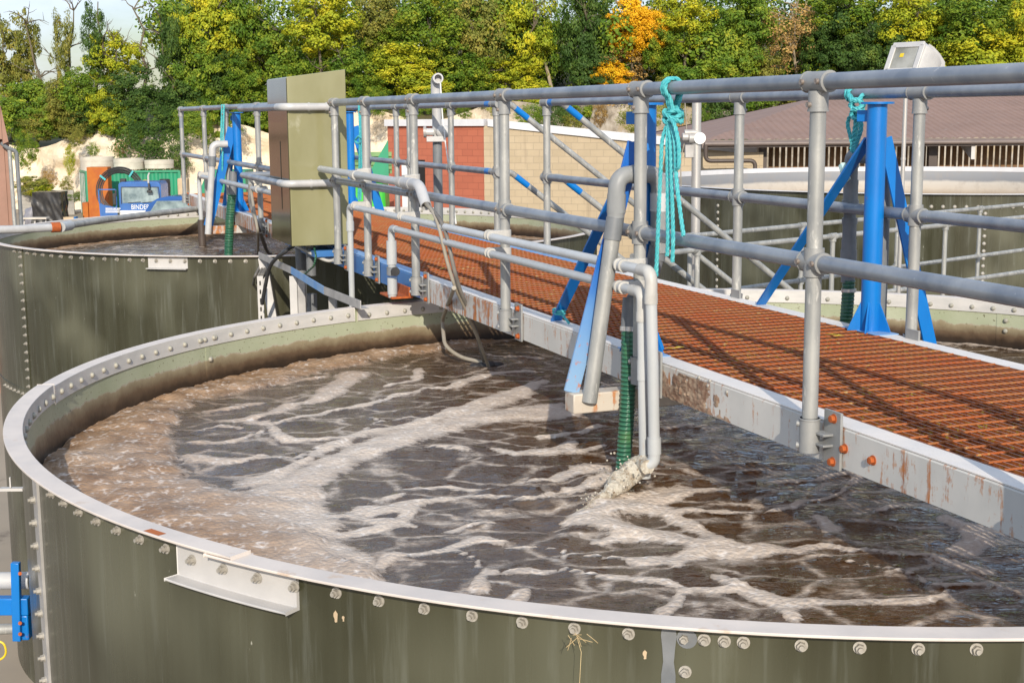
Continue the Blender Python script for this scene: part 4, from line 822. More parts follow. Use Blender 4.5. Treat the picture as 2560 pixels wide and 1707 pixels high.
b = MB(); b.box(W(7.35, -.02, 4.80), (.6, .3, .05), (DV, NV, ZV)); mk('mounting_plate', b, M['beam_blue'], t)
cable('black cable curving from under the cabinet onto the second tank rim', [W(7.3, .2, 4.87), W(7.5, .3, 4.78), q(720, 625, .35), q(690, 645, .4), q(672, 668, .42), q(655, 760, .45)], .016, 'black')
cable('yellow and green earth wire dangling below the cabinet', [W(7.2, .1, 4.88), q(790, 640, .15), q(785, 665, .16), q(762, 685, .16)], .008, 'hose')
cable('pale flexible conduit sagging below the cabinet', [W(7.4, .25, 4.87), q(790, 640, .1), q(825, 656, .0), q(850, 640, -.1)], .014, 'clip')
# cable-support frame between the tanks
t = thing('support_frame', 'weathered angle iron frame with a blue bar bridging the gap between the two tanks', 'frame', atz(740, 780, 4.0))
A_ = [atz(x, y, 4.66) for x, y in ((655, 645), (737, 684), (820, 735), (912, 772))]
def angle(b, p, r_, w=.06, th=.006, side=None):
    side = side or Vector((1, 0, 0)); b.bar(p, r_, w, th, side); x = (r_-p).normalized(); y = (side-x*side.dot(x)).normalized(); z = x.cross(y); b.bar(p+y*w/2-z*w/2, r_+y*w/2-z*w/2, th, w, side)
for (i, mt) in ((0, 'steel_angle'), (1, 'blue_pale'), (2, 'steel_angle')):
    b = MB(); angle(b, A_[i], A_[i+1], .055, .007, Vector((-1, -.35, 0))); mk('channel', b, M[mt], t)
q1 = A_[0]; 
b = MB(); angle(b, q1, q1+Vector((.28, -.55, -1.3)), .07, .007); mk('raking_leg', b, M['steel_angle'], t)
for (x0, mt) in ((732, 'aluminium'), (752, 'steel_angle')):
    p = atz(x0, 690, 4.645); b = MB(); angle(b, p, p-ZV*1.6, .055, .007); mk('leg', b, M[mt], t)
p = atz(830, 742, 4.64); b = MB(); angle(b, p, p-ZV*1.2, .05, .006); mk('leg', b, M['steel_angle'], t)
b = MB(); p = atz(650, 690, 4.55); b.bar(p, p-ZV*1.1, .05, .012, Vector((1, 0, 0))); mk('slotted_tray', b, M['aluminium'], t)
b = MB()
for i in range(14): b.box(p-ZV*(.06+i*.075)+Vector((0, -.008, 0)), (.012, .006, .035))
mk('tray_slots', b, M['dark'], t)
b = MB(); p = atz(765, 760, 4.3); p.y += .3; b.cyl(p+ZV*.05, p-ZV*1.2, .055, 16); b.cyl(p-ZV*.28, p-ZV*.40, .066, 16); mk('drain_pipe', b, M['pvc_dark'], t)
for i, (dx, dy) in enumerate(((0, 0), (6, 3), (-8, 6), (10, -2))):
    cable('bundle of dark cables hanging on the slotted tray between the two tanks', [atz(662+dx, 660, 4.6), atz(645+dx, 690, 4.52), atz(640+dx*1.5, 730+dy, 4.2), atz(655+dx, 790+dy, 3.9)], .012, 'cable', 'cables on the slotted tray')

# ------------------------------------------------------------------ ropes
def twist(b, path, r, pitch=.07, n=6, k=3):
    P = bend(path, .06, 6); L_ = [0]
    for i in range(1, len(P)): L_.append(L_[-1]+(P[i]-P[i-1]).length)
    m_ = max(12, int(L_[-1]/pitch*9)); base = []; j = 0
    for i in range(m_+1):
        d = L_[-1]*i/m_
        while j < len(P)-2 and L_[j+1] < d: j += 1
        base.append((P[j].lerp(P[j+1], (d-L_[j])/max(L_[j+1]-L_[j], 1e-6)), d, (P[j+1]-P[j]).normalized()))
    u = base[0][2].orthogonal().normalized()
    fr_ = []
    for p, d, tt in base: u = (u-tt*u.dot(tt)).normalized(); fr_.append((p, d, u.copy(), tt.cross(u)))
    for s in range(k): b.tube([p+(uu*math.cos(2*PI*(d/pitch+s/k))+ww*math.sin(2*PI*(d/pitch+s/k)))*r*.52 for p, d, uu, ww in fr_], r*.56, n)
    return b
t = thing('rope', 'turquoise rope knotted over the near top rail by the middle davit', 'rope', W(1.12, 0, ZT))
s_ = onv(1680, 250, 0)[0]
def ring_path(s, z, R, turns=1, adv=0):
    return [W(s+adv*i/24, 0, z)+(NV*math.cos(2*PI*i/24)+ZV*math.sin(2*PI*i/24))*R for i in range(int(24*turns)+1)]
b = MB()
for ds in (-.014, .0, .014):
    P = [W(s_+ds-.01, 0, ZT-.11)]+[W(s_+ds, 0, ZT)+(NV*math.cos(a)+ZV*math.sin(a))*.0385 for a in [-1.1+.25*i for i in range(19)]]+[W(s_+ds-.012, -.005, ZT-.11)]; twist(b, P, .0085)
mk('loop', b, M['rope'], t)
b = MB()
for i, dz in enumerate((-.095, -.112, -.129)):
    c = W(s_-.012, .0, ZT+dz); P = [c+(DV*.042*math.cos(2*PI*j/18+i)+NV*.034*math.sin(2*PI*j/18+i))+ZV*.008*math.sin(j) for j in range(19)]; twist(b, P, .0095)
mk('knot', b, M['rope'], t)
zk = ZT-.14
ends = [(1655, 345, 1648, 500, 1640, 700, 1640, 668), (1668, 345, 1669, 480, 1670, 600, 1668, 640), (1676, 345, 1680, 480, 1683, 600, 1681, 655), (1684, 300, 1698, 360, 1697, 420, 1688, 425), (1688, 345, 1690, 450, 1702, 540, 1709, 590)]
for x0, y0, x1, y1, x2, y2, x3, y3 in ends:
    b = MB(); twist(b, [W(s_-.012, .02, zk+.01), q(x0, y0, .045), q(x1, y1, .05), q(x2, y2, .05), q(x3, y3, .05)], .0085); mk('strand', b, M['rope'], t)
t = thing('rope', 'tangled turquoise rope on the far rail beside the large blue post', 'rope', q(2138, 235, -1.40))
b = MB(); sr = onv(2136, 235, OF)[0]
P = [W(sr, OF, fz)+(NV*math.cos(a)+ZV*math.sin(a))*.036 for a in [-1.2+.3*i for i in range(20)]]; twist(b, P, .010); twist(b, [p+DV*.02 for p in P], .010); mk('loop', b, M['rope'], t)
b = MB(); 
for i in range(5):
    c = q(2140+i*1.5, 246+i*11, -1.40); P = [c+(DV*.036*math.cos(2*PI*j/14+i*2)+NV*.03*math.sin(2*PI*j/14+i*2))+ZV*.016*math.sin(j*.9+i) for j in range(15)]; twist(b, P, .0105)
mk('knot', b, M['rope'], t)
b = MB(); twist(b, [q(2140, 285, -1.40), q(2124, 290, -1.39), q(2118, 310, -1.39), q(2128, 350, -1.40), q(2135, 380, -1.41)], .010); twist(b, [q(2150, 290, -1.40), q(2154, 320, -1.40), q(2140, 360, -1.41), q(2130, 380, -1.41)], .012); twist(b, [q(2142, 290, -1.40), q(2138, 330, -1.40), q(2130, 372, -1.41)], .014); mk('strand', b, M['rope'], t)
b = MB(); b.bar(q(2105, 410, -1.42), q(2118, 452, -1.42), .035, .03, DV); tag(mk('cord_tie', b, M['rope_pale'], org=tuple(q(2110, 430, -1.42)), bevel=.006), 'pale cord tied round the sloping brace of the large blue davit', 'cord')
b = MB(); c0 = W(2.48, -.1, ZB+.055)
for i in range(2): twist(b, [c0+(DV*.05*math.cos(2*PI*j/14)+NV*.025*math.sin(2*PI*j/14))+ZV*(.014*i) for j in range(15)], .007)
twist(b, [c0-DV*.04, c0-DV*.09-ZV*.02, c0-DV*.13-ZV*.035], .007); tag(mk('cord_tie', b, M['rope'], org=tuple(c0)), 'turquoise cord tied round the foot of the middle davit brace', 'cord')
b = MB()
for dx in (0, 5): twist(b, [q(555+dx, 262, .03), q(553+dx, 330, .06), q(551+dx, 400, .08), q(550+dx, 445, .08)], .010)
tag(mk('rope', b, M['rope'], org=tuple(q(555, 262, .03))), 'thin turquoise rope hanging from the handrail at the far left davit', 'rope')
b = MB()
for dx in (0, 5): twist(b, [q(897+dx, 262, -1.40), q(900+dx, 330, -1.38), q(898+dx, 420, -1.38), q(896+dx, 500, -1.38)], .012)
twist(b, [q(897, 340, -1.38), q(886, 352, -1.37), q(896, 360, -1.38), q(912, 350, -1.38), q(900, 342, -1.38)], .012)
tag(mk('rope', b, M['rope'], org=tuple(q(897, 262, -1.40))), 'turquoise rope hanging from the far rail just right of the cabinet', 'rope')

rr = random.Random(4)
b = MB(); ns, nzz = 130, 34; vid = {}
for i in range(ns+1):
    for k in range(nzz+1):
        s_ = .62+1.25*i/ns; z = 4.7085+.125*k/nzz; e = 1-k/nzz; n1 = mnoise.fractal((s_*9, z*9, 1), 1, 2, 5); n2 = abs(mnoise.fractal((s_*45, z*45, 4), 1, 2, 3))
        m_ = (1-abs(s_-1.05)/.62)*1.15+e*.75+n1*.75-.95
        vid[i, k] = (m_, len(b.v)); b.v.append(tuple(W(s_, -.0535+max(0, min(1, m_*2.5))*(.001+.010*n2)-.003*(m_ < 0), z)))
for i in range(ns):
    for k in range(nzz):
        q4 = [vid[i, k], vid[i+1, k], vid[i+1, k+1], vid[i, k+1]]
        if max(m_ for m_, _ in q4) > 0: b.f.append(tuple(x for _, x in q4)); b.m.append(0)
o = mk('dried_sludge', b, pm('dried_sludge', (.19, .105, .065), (.36, .26, .18), 34, .85, 0, .3, 80, lo=.4, hi=.62), walk)
o['kind'] = 'stuff'
b = MB(); p0 = atz(1440, 1583, ZR-.02)
for i in range(9):
    a = p0+Vector((rr.uniform(-.025, .03), -.012, rr.uniform(-.008, .006))); c = a+Vector((rr.uniform(-.045, .045), rr.uniform(-.012, .0), rr.uniform(-.03, .006))); b.tube([a, (a+c)/2+Vector((0, -.01, .004)), c], .0007, 4)
b.tube([p0, p0+Vector((.012, -.02, -.04)), p0+Vector((.008, -.02, -.12)), p0+Vector((.0, -.015, -.22))], .0007, 4)
tag(mk('dry_grass', b, pm('straw', (.62, .48, .25), (.5, .36, .18), 20, .8), org=tuple(p0)), 'wisp of dry grass caught under the near rim at the bottom centre', 'grass')
b = MB(); aR0, aR1 = ang(atz(362, 1333, ZR), T1), ang(atz(395, 1347, ZR), T1); b.lathe([(RO-.035, ZR+.0102), (RO-.006, ZR+.0102)], T1, aR0, aR1, 4, False); mk('rust_patch', b, M['orange_plate'], tank)
b = MB()
for (x, y, w, h) in ((839, 1540, .0065, .018), (858, 1545, .0035, .009), (1612, 1635, .0045, .013)):
    p = None
    q_ = ray(x, y); A = q_.x**2+q_.y**2; B_ = 2*(q_.x*(-T1.x)+q_.y*(-T1.y)); Cc = T1.x**2+T1.y**2-(RW+.001)**2; t_ = (-B_-math.sqrt(B_*B_-4*A*Cc))/(2*A); p = C0+q_*t_; aa = ang(p, T1); ux = Vector((-math.sin(aa), math.cos(aa), 0))
    b = MB(); pts_ = [p+ux*(w*math.cos(2*PI*k/12)+.002*math.sin(k*2))+ZV*(h*math.sin(2*PI*k/12)) for k in range(12)]; b.add(pts_, [tuple(range(12))]); mk('chipped_spot', b, M['tan'], tank, smooth=False)
# ------------------------------------------------------------------ poles and thin railings behind
t = thing('floodlight', 'pale floodlight on a thin pole above the top rail at the right, facing the camera', 'light', (aty(2260, 690, 12).x, 12, 0))
b = MB(); pt = aty(2265, 215, 12); b.cyl((pt.x, 12, 0), (pt.x, 12, pt.z), .0185, 14); b.cyl((pt.x, 12, pt.z-.62), (pt.x, 12, pt.z-.6), .022, 14); mk('pole', b, M['steel'], t)
b = MB()
# housing: rounded hood profile swept sideways, tilted towards the viewer
hx = Vector((.98, .2, 0)).normalized(); hy = Vector((-.2, .98, 0)).normalized()
c = aty(2266, 150, 12)
nrm = Vector((-.70, -.56, .44)).normalized(); fdir = (ZV-nrm*nrm.z).normalized(); hx = fdir.cross(nrm).normalized()
def lp(x, y, z): return c+(hx*x+fdir*y+nrm*z)*.86
ring = lambda w, h, z, k=.25: [lp(sx*w*ax, sy*h*ay, z) for sx, sy, ax, ay in ((-1, -1, 1, 1-k), (-1, 1, 1, 1-k), (-1, 1, 1-k, 1), (1, 1, 1-k, 1), (1, 1, 1, 1-k), (1, -1, 1, 1-k), (1, -1, 1-k, 1), (-1, -1, 1-k, 1))]
b = MB(); secs = [ring(.185, .165, .03), ring(.20, .18, .0), ring(.205, .185, -.12), ring(.195, .175, -.24), ring(.16, .15, -.34), ring(.09, .09, -.40)]
vs_ = [p for r_ in secs for p in r_]; fs_ = [tuple(range(8))[::-1], tuple(range(40, 48))]
for k in range(5): fs_ += [(k*8+i, k*8+(i+1) % 8, k*8+8+(i+1) % 8, k*8+8+i) for i in range(8)]
b.add(vs_, fs_); mk('housing', b, M['lamp_body'], t, bevel=.012)
for i in range(9):
    o_ = -.16+.04*i; b = MB(); b.prism([lp(o_, -.17, -.05), lp(o_, .188, -.05), lp(o_, .196, -.13), lp(o_, .186, -.25), lp(o_, .155, -.36), lp(o_, .05, -.42), lp(o_, -.10, -.3)], hx*.008); mk('cooling_fin', b, M['lamp_body'], t)
b = MB()
for (x0_, y0_, x1_, y1_) in ((-.18, .14, .18, .14), (-.18, -.14, .18, -.14), (-.165, -.14, -.165, .14), (.165, -.14, .165, .14)): b.bar(lp(x0_, y0_, .036), lp(x1_, y1_, .036), .05, .022, fdir if x0_ != x1_ else hx)
mk('bezel', b, M['lamp_body'], t, bevel=.005)
b = MB(); b.box(lp(0, 0, .034), (.24, .20, .006), (hx, fdir, nrm)); mk('glass', b, M['lamp_glass'], t)
b = MB(); b.box(lp(-.04, .03, .039), (.035, .035, .004), (hx, fdir, nrm)); mk('lamp_chip', b, M['yellow'], t)
b = MB(); b.box((c.x, 12, c.z-.19), (.34, .06, .03)); b.cyl((c.x, 12, c.z-.20), (pt.x, 12, pt.z-.05), .02, 10); mk('bracket', b, M['lamp_body'], t, bevel=.004)

Y = 13.2; p = aty(1742, 700, Y); pt = aty(1742, 249, Y)
t = thing('vent_pipe', 'tall stainless pipe with a round white box, beyond the walkway left of the brown shed', 'pipe', (p.x, Y, 0))
b = MB(); b.cyl((p.x, Y, 0), (pt.x, Y, pt.z), .043, 20); b.cyl((pt.x, Y, pt.z-.02), (pt.x, Y, pt.z+.01), .05, 20); mk('pipe', b, M['steel'], t)
c = aty(1750, 346, Y-.07); b = MB(); b.cyl(c, c+Vector((0, .09, 0)), .054, 26); mk('round_cover', b, M['white'], t)
b = MB(); b.cyl(c+Vector((-.10, .05, .0)), c+Vector((-.04, .05, 0)), .05, 16); b.cyl(c+Vector((-.16, .05, .01)), c+Vector((-.10, .05, .01)), .04, 14); b.box(c+Vector((-.09, .06, -.12)), (.085, .06, .12)); b.cyl(c+Vector((-.14, .05, .05)), c+Vector((-.02, .05, .05)), .03, 12); mk('actuator', b, M['steel_angle'], t, bevel=.006)
b = MB(); b.tube(bend([c+Vector((-.14, .05, -.05)), c+Vector((-.17, .06, -.2)), c+Vector((-.16, .06, -.6))], .1), .006, 6); b.tube([aty(1718, 345, Y), aty(1712, 250, Y)], .005, 6); mk('cable', b, M['cable_pale'], t)
Y = 13.8; p = aty(1100, 545, Y); pt = aty(1090, 222, Y)
t = thing('instrument_mast', 'white standpipe with open hooked top and valve before the red wall', 'pipe', (p.x, Y, 0))
b = MB(); pm_ = aty(1093, 345, Y); b.cyl((pm_.x, Y, pm_.z), (pt.x, Y, pt.z), .045, 18); mk('upper_pipe', b, M['white_pipe'], t)
b = MB(); b.pipe_open(bend([pt-ZV*.08, pt+ZV*.085, pt+ZV*.085+Vector((.03, -.14, .01))], .08, 8), .05, .036, 18); mk('hooked_top', b, M['white_pipe'], t)
b = MB(); b.cyl((pm_.x+.01, Y, 0), (pm_.x, Y, pm_.z), .045, 16); mk('lower_pipe', b, M['pvc_dark'], t)
b = MB(); b.cyl(pt-ZV*.17+Vector((0, 0, 0)), pt-ZV*.11, .047, 16); mk('blue_tape', b, M['blue'], t)
c = aty(1098, 330, Y-.06); b = MB(); b.ball(c+Vector((.04, 0, 0)), .07, 14, 10, (1.1, .8, .9)); b.cyl(c+Vector((-.13, 0, 0)), c+Vector((-.05, 0, 0)), .035, 14); mk('valve_head', b, M['lamp_body'], t)
b = MB(); b.cyl(c+Vector((-.15, 0, 0)), c+Vector((-.125, 0, 0)), .055, 18); mk('hand_wheel', b, M['steel_angle'], t)
b = MB(); b.box(aty(1090, 348, Y-.07), (.18, .07, .052)); mk('box', b, M['aluminium'], t, bevel=.004)
b = MB(); b.tube([pt+Vector((.05, -.14, .05)), aty(1106, 290, Y-.1), aty(1112, 345, Y-.12), aty(1122, 420, Y-.1), aty(1140, 560, Y-.1)], .007, 6); mk('cord', b, M['white'], t)

def thin_rail(label, A, B, zt, zk, n, off):
    t = thing('guard_rail', label, 'handrail', (A[0], A[1], zt-1.1), 'galvanised guard rails before the storage tank')
    A, B = Vector((*A, 0)), Vector((*B, 0)); d = (B-A).normalized(); b = MB()
    for z, nm in ((zt, 'top_rail'), (zk, 'knee_rail')): b = MB(); b.cyl(A+ZV*z, B+ZV*z, .022, 12); mk(nm, b, M['post'], t)
    for i in range(n):
        q0 = A.lerp(B, (i+off)/n); b = MB(); b.cyl(q0+ZV*(zt-1.15), q0+ZV*(zt), .0215, 12); b.cyl(q0+ZV*(zt-.045), q0+ZV*(zt+.024), .030, 12); b.cyl(q0+ZV*(zk-.035), q0+ZV*(zk+.035), .030, 12); b.cyl(q0+ZV*zt-d*.045, q0+ZV*zt+d*.045, .029, 12); b.cyl(q0+ZV*zk-d*.045, q0+ZV*zk+d*.045, .029, 12); b.cyl(q0+ZV*(zt-1.15), q0+ZV*(zt-1.08), .032, 12); mk('post', b, M['post'], t)
zA = 4.85
a, c = aty(1600, 600, 12.2), aty(2700, 497, 17.5)
def onz(x, y, z): p = atz(x, y, z); return (p.x, p.y)
A0, A1 = onz(1747, 588, zA), onz(2560, 511, zA); B0, B1 = onz(1641, 635, zA), onz(2560, 543, zA)
ext = lambda P, Q, k: (P[0]+(Q[0]-P[0])*k, P[1]+(Q[1]-P[1])*k)
thin_rail('farther galvanised guard rail in front of the dark green storage tank', ext(A0, A1, -.12), ext(A0, A1, 1.3), zA, zA-.52, 5, .35)
thin_rail('nearer galvanised guard rail in front of the dark green storage tank', ext(B0, B1, -.05), ext(B0, B1, 1.25), zA, zA-.55, 4, .42)
pl = MB(); a, b_, c, d_ = [Vector((*p, zA-1.13)) for p in (ext(A0, A1, -.1), ext(A0, A1, 1.3), ext(B0, B1, 1.25), ext(B0, B1, -.05))]
pl.prism([a, b_, c, d_], -ZV*.06)
t = thing('access_platform', 'grey grated platform carrying the thin guard rails in front of the storage tank', 'platform', (a.x, a.y, 0))
mk('deck', pl, M['steel_angle'], t, smooth=False)
for p in (a, b_, c, d_): mk('leg', MB().box((p.x, p.y, (zA-1.19)/2), (.1, .1, zA-1.19)), M['steel_angle'], t, smooth=False)

# ------------------------------------------------------------------ pipes and blue bracket at the lower left
Yb = 5.75
t = thing('pipe_bracket', 'blue steel bracket holding a white pipe at the lower left, beside the near tank', 'bracket', aty(30, 1600, Yb))
u = (1/F_PX)*Yb*1.18
P_ = lambda x, y, dy=0: aty(x, y, Yb+dy)
b = MB(); b.bar(P_(-80, 1513), P_(74, 1512), .075, .05, ZV); mk('cross_bar', b, M['blue'], t, bevel=.004)
b = MB(); b.bar(P_(39, 1405, -.03), P_(44, 1600, -.03), .035, .03, Vector((1, 0, 0))); mk('upright', b, M['blue'], t, bevel=.003)
b = MB(); b.bar(P_(62, 1530, .02), P_(66, 1592, .02), .05, .08, Vector((1, 0, 0))); mk('saddle', b, M['blue'], t, bevel=.006)
rb = MB()
for y in (1557, 1584, 1433): rb.cyl(P_(50, y, -.05), P_(50, y, -.065), .008, 8)
mk('bolt', rb, M['rust'], t)
o = tag(mk('pipe', MB().cyl(P_(-160, 1453, .08), P_(76, 1450, .08), .038, 20), M['white_pipe'], org=tuple(P_(0, 1450))), 'fat white pipe held in the blue bracket at the lower left', 'pipe')
o = tag(mk('pipe', MB().cyl(P_(-160, 1577, .08), P_(50, 1570, .08), .023, 18), M['post'], org=tuple(P_(0, 1570))), 'thin grey pipe below the blue bracket at the lower left', 'pipe')
o = tag(mk('pipe_clip', MB().box(P_(30, 1222, .1), (.10, .03, .012)).box(P_(26, 1205, .1), (.006, .01, .045)), M['aluminium'], org=tuple(P_(30, 1222))), 'small pale bracket at the left edge of the near tank', 'bracket')
b = MB(); b.tube(bend([P_(-60, 1612, 1.5), P_(10, 1600, 1.5), P_(18, 1640, 1.5), P_(-30, 1660, 1.5)], .06), .006, 8); tag(mk('hose', b, M['yellow'], org=tuple(P_(0, 1612, 1.5))), 'yellow hose on the ground at the lower left corner', 'hose')
t = thing('pallet', 'timber pallet on the ground in the lower left corner behind the pipes', 'pallet', (-4.2, 9.6, 0))
for i in range(7): mk('slat', MB().box((-4.2, 9.1+i*.17, .14), (1.2, .10, .022)), M['tan'], t, smooth=False)
for x in (-4.7, -4.2, -3.7): mk('runner', MB().box((x, 9.6, .065), (.1, 1.2, .12)), M['tan'], t, smooth=False)
t = thing('manhole', 'round bolted manhole on the side of the second tank at the left edge', 'hatch')
# ------------------------------------------------------------------ walls & buildings
def uvquad(name, a, b_, h0, h1, mat, parent, zb=0, sl=None):
    """upright wall from a to b (xy), tops h0,h1, with metric uv"""
    a, b_ = Vector((*a, 0)), Vector((*b_, 0)); n = (b_-a).cross(ZV).normalized(); Lw = (b_-a).length; th = .2
    me = bpy.data.meshes.new(name); org = rootloc(parent)
    v = [a+ZV*zb, b_+ZV*zb, b_+ZV*h1, a+ZV*h0]; v2 = [p-n*th for p in v]
    me.from_pydata([tuple(p-org) for p in v+v2], [], [(0, 1, 2, 3), (5, 4, 7, 6), (3, 2, 6, 7), (1, 0, 4, 5), (0, 3, 7, 4), (2, 1, 5, 6)])
    uv = me.uv_layers.new(name='UVMap'); uu = [(0, zb), (Lw, zb), (Lw, h1), (0, h0)]
    for pl_ in me.polygons:
        for li in pl_.loop_indices: vi = me.loops[li].vertex_index % 4; uv.data[li].uv = uu[vi]
    me.materials.append(mat); ob = bpy.data.objects.new(name, me); COL.objects.link(ob); ob.parent = parent; return ob
DB = 48
cn = aty(1209, 298, DB); lf_ = aty(968, 298, DB+2.4); rt = aty(1905, 298, DB-3)
zr = aty(1905, 366, DB-3).z
bld = thing('block_building', 'block building with one red face, one buff face and a white roof edge', 'building', (cn.x, cn.y, 0))
hL = cn.z-.22; zl_ = hL
uvquad('red_wall', (lf_.x, lf_.y), (cn.x, cn.y), hL, hL, M['red'], bld)
uvquad('buff_wall', (cn.x, cn.y), (rt.x, rt.y), hL, zr-.26, M['buff'], bld)
b = MB(); a, c, d_ = Vector((lf_.x, lf_.y, 0)), Vector((cn.x, cn.y, 0)), Vector((rt.x, rt.y, 0))
out = Vector((.0, -.12, 0))
b.prism([a+out+Vector((-.1, 0, hL-.01)), c+out+ZV*(hL-.01), c+out+ZV*cn.z, a+out+Vector((-.1, 0, cn.z))], Vector((.12, .25, 0)))
b.prism([c+out+ZV*(hL-.02)+Vector((.13, 0, 0)), d_+out+ZV*(zr-.28), d_+out+ZV*zr, c+out+ZV*cn.z+Vector((.13, 0, 0))], Vector((0, .3, 0))); mk('fascia', b, M['fascia'], bld, smooth=False)
b = MB(); b.prism([a+ZV*(cn.z-.05)+Vector((0, .3, 0)), c+ZV*(cn.z-.05)+Vector((0, .3, 0)), d_+ZV*(zr-.05)+Vector((0, .3, 0)), d_+ZV*(zr-.05)+Vector((0, 9, 0)), a+ZV*(cn.z-.05)+Vector((0, 9, 0))], -ZV*.05); mk('roof', b, M['steel_angle'], bld, smooth=False)
fw = (c-a).normalized(); nw = Vector((fw.y, -fw.x, 0))
at_w = lambda px: a+fw*((aty(px, 400, DB+1.2).x-a.x)/fw.x)
b = MB(); p0, p1 = at_w(1002), at_w(1062); b.prism([p0+nw*.02, p1+nw*.02, p1+nw*.02+ZV*4.35, p0+nw*.02+ZV*4.35], nw*.02); dr = mk('doorway', b, M['dark'], bld, smooth=False)  # flat near-black sheet; the unlit inside is painted, no opening cut
b = MB(); p0 = at_w(1003); b.prism([p0+nw*.045, p0+fw*.28+nw*.045, p0+fw*.28+nw*.045+ZV*4.3, p0+nw*.045+ZV*4.3], nw*.04); mk('white_jamb', b, M['white'], dr, smooth=False)
b = MB(); p0 = at_w(1014); b.prism([p0+nw*.045, p0+fw*.22+nw*.045, p0+fw*.22+nw*.045+ZV*4.2, p0+nw*.045+ZV*4.2], nw*.03); mk('orange_door', b, M['orange_plate'], dr, smooth=False)
# brown roofed shed
Ye, Yr = 37.0, 44.5
e0, e1 = aty(1766, 347, Ye), aty(2700, 367, Ye); r0, r1 = aty(2062, 243, Yr), aty(2800, 238, Yr)
shed = thing('barn', 'open sided timber shed with a wide brown corrugated roof at the right', 'shed', (e0.x, Ye, 0))
ze, zrr = 5.20, 6.42; xe0, xe1 = e0.x, 22.0; xr0, xr1 = r0.x, 22.0
me_v, me_f = [], []; pit = .2; n = int((xe1-xe0)/pit*4)
b = MB()
for i in range(n+1):                      # corrugated front slope, cut along the hip on the left
    x = xe0+(xe1-xe0)*i/n; ph = i % 4; dz = .02 if ph in (0, 1) else 0
    k = min(1, max(0.02, (x-xe0)/(xr0-xe0))); b.v += [(x, Ye, ze+dz), (x, Ye+(Yr-Ye)*k, ze+(zrr-ze)*k+dz)]
for i in range(n): b.f.append((2*i, 2*i+2, 2*i+3, 2*i+1)); b.m.append(0)
mk('roof', b, M['roof'], shed, smooth=False)
b = MB(); b.add([(xe0, Ye, ze-.02), (xr0, Yr, zrr-.02), (xe0, Yr+7, ze-.02)], [(0, 1, 2)]); b.add([(xr0, Yr, zrr-.02), (22, Yr, zrr-.02), (22, Yr+7.5, ze), (xe0, Yr+7.5, ze)], [(0, 1, 2, 3)]); mk('rear_roof', b, M['roof'], shed, smooth=False)
b = MB(); x = xr0
while x < 22: b.box((x+.11, Yr-.07, zrr+.045), (.2, .24, .07)); x += .21
mk('ridge_cap', b, M['roof'], shed, smooth=False)
b = MB(); b.tube([(xe0-.05, Ye-.06, ze-.10), (22, Ye-.06, ze-.10)], .06, 10); b.box((13.5, Ye+.02, ze-.10), (17, .03, .2)); mk('gutter', b, M['gutter'], shed)
b = MB(); g0 = Vector((xe0-.02, Ye-.06, ze-.12)); g1 = aty(1890, 384, Ye-.2); b.tube(bend([g0, g0-ZV*.42, Vector((g1.x, Ye-.1, ze-.54)), Vector((g1.x, Ye-.1, 2))], .15), .055, 12); mk('downpipe', b, M['brown'], shed)
b = MB()
x = aty(1912, 380, Ye+1.2).x
k = 0
while x < 21.5:
    hgt = ze-.22
    b.box((x, Ye+1.2, (hgt)/2+.6), (.115, .022, hgt-1.2)); x += .165
mk('slat_wall', b, M['timber'], shed, smooth=False)
for px in (1905, 2330): p = aty(px, 390, Ye+.7); mk('post', MB().box((p.x, Ye+.7, ze/2-.1), (.22, .22, ze-.2)), M['brown'], shed, smooth=False)
for px in (2050, 2425):
    p = aty(px, 388, Ye+.3); b = MB(); b.prism([(p.x-.05, Ye+.05, ze-.18), (p.x-.05, Ye+.05, ze-.55), (p.x-.05, Ye+1.1, ze-.2)], (.1, 0, 0)); mk('rafter_end', b, M['aluminium'], shed, smooth=False)
b = MB(); b.box((21.9, Ye+7, 2.4), (.1, 13, 4.8)); mk('rear_wall', b, M['brown'], shed, smooth=False)
# low block wall left of the shed
bx0, bx1 = aty(1690, 400, 37.6), aty(1908, 400, 37.45); bw = thing('block_wall', 'buff blockwork wall running under the shed eave by the brown drainpipe', 'wall', (bx0.x, 37.6, 0)); uvquad('wall', (bx0.x, 37.6), (bx1.x, 37.45), 4.86, 4.86, M['buff'], bw)
# brown clad building at the left edge
Yc = 30; cx = aty(28, 440, Yc).x; bt = aty(20, 258, Yc).z
cb = thing('clad_building', 'brown clad building corner at the left edge of the view', 'building', (cx, Yc, 0))
bk = cx*(Yc+6)/Yc-.6
b = MB(); b.prism([(cx, Yc, 0), (bk, Yc+6, 0), (bk-6, Yc+6, 0), (cx-6, Yc, 0)], (0, 0, bt-.8)); mk('wall', b, M['clad'], cb, smooth=False)
b = MB()
for i in range(22): b.box((cx-.12-i*.27, Yc-.012, bt/2-.4), (.02, .022, bt-.82))
mk('cladding_ribs', b, M['clad'], cb, smooth=False)
b = MB(); b.prism([(cx-6.2, Yc-.25, bt-.75), (cx-.05, Yc-.25, bt-.75), (cx-.05, Yc-.25, bt-.05), (cx-6.2, Yc-.25, bt)], (bk-cx-.1, 6.4, 0)); b.prism([(cx-.04, Yc-.26, bt-.85), (cx+.08, Yc-.26, bt-.8), (cx-.04, Yc-.26, bt-.05)], (bk-cx-.1, 6.4, 0)); mk('verge', b, M['clad'], cb, smooth=False)
b = MB(); b.cyl((cx+.08, Yc-.12, 0), (cx+.04, Yc-.12, bt-.9), .042, 14); mk('downpipe', b, M['post'], cb)
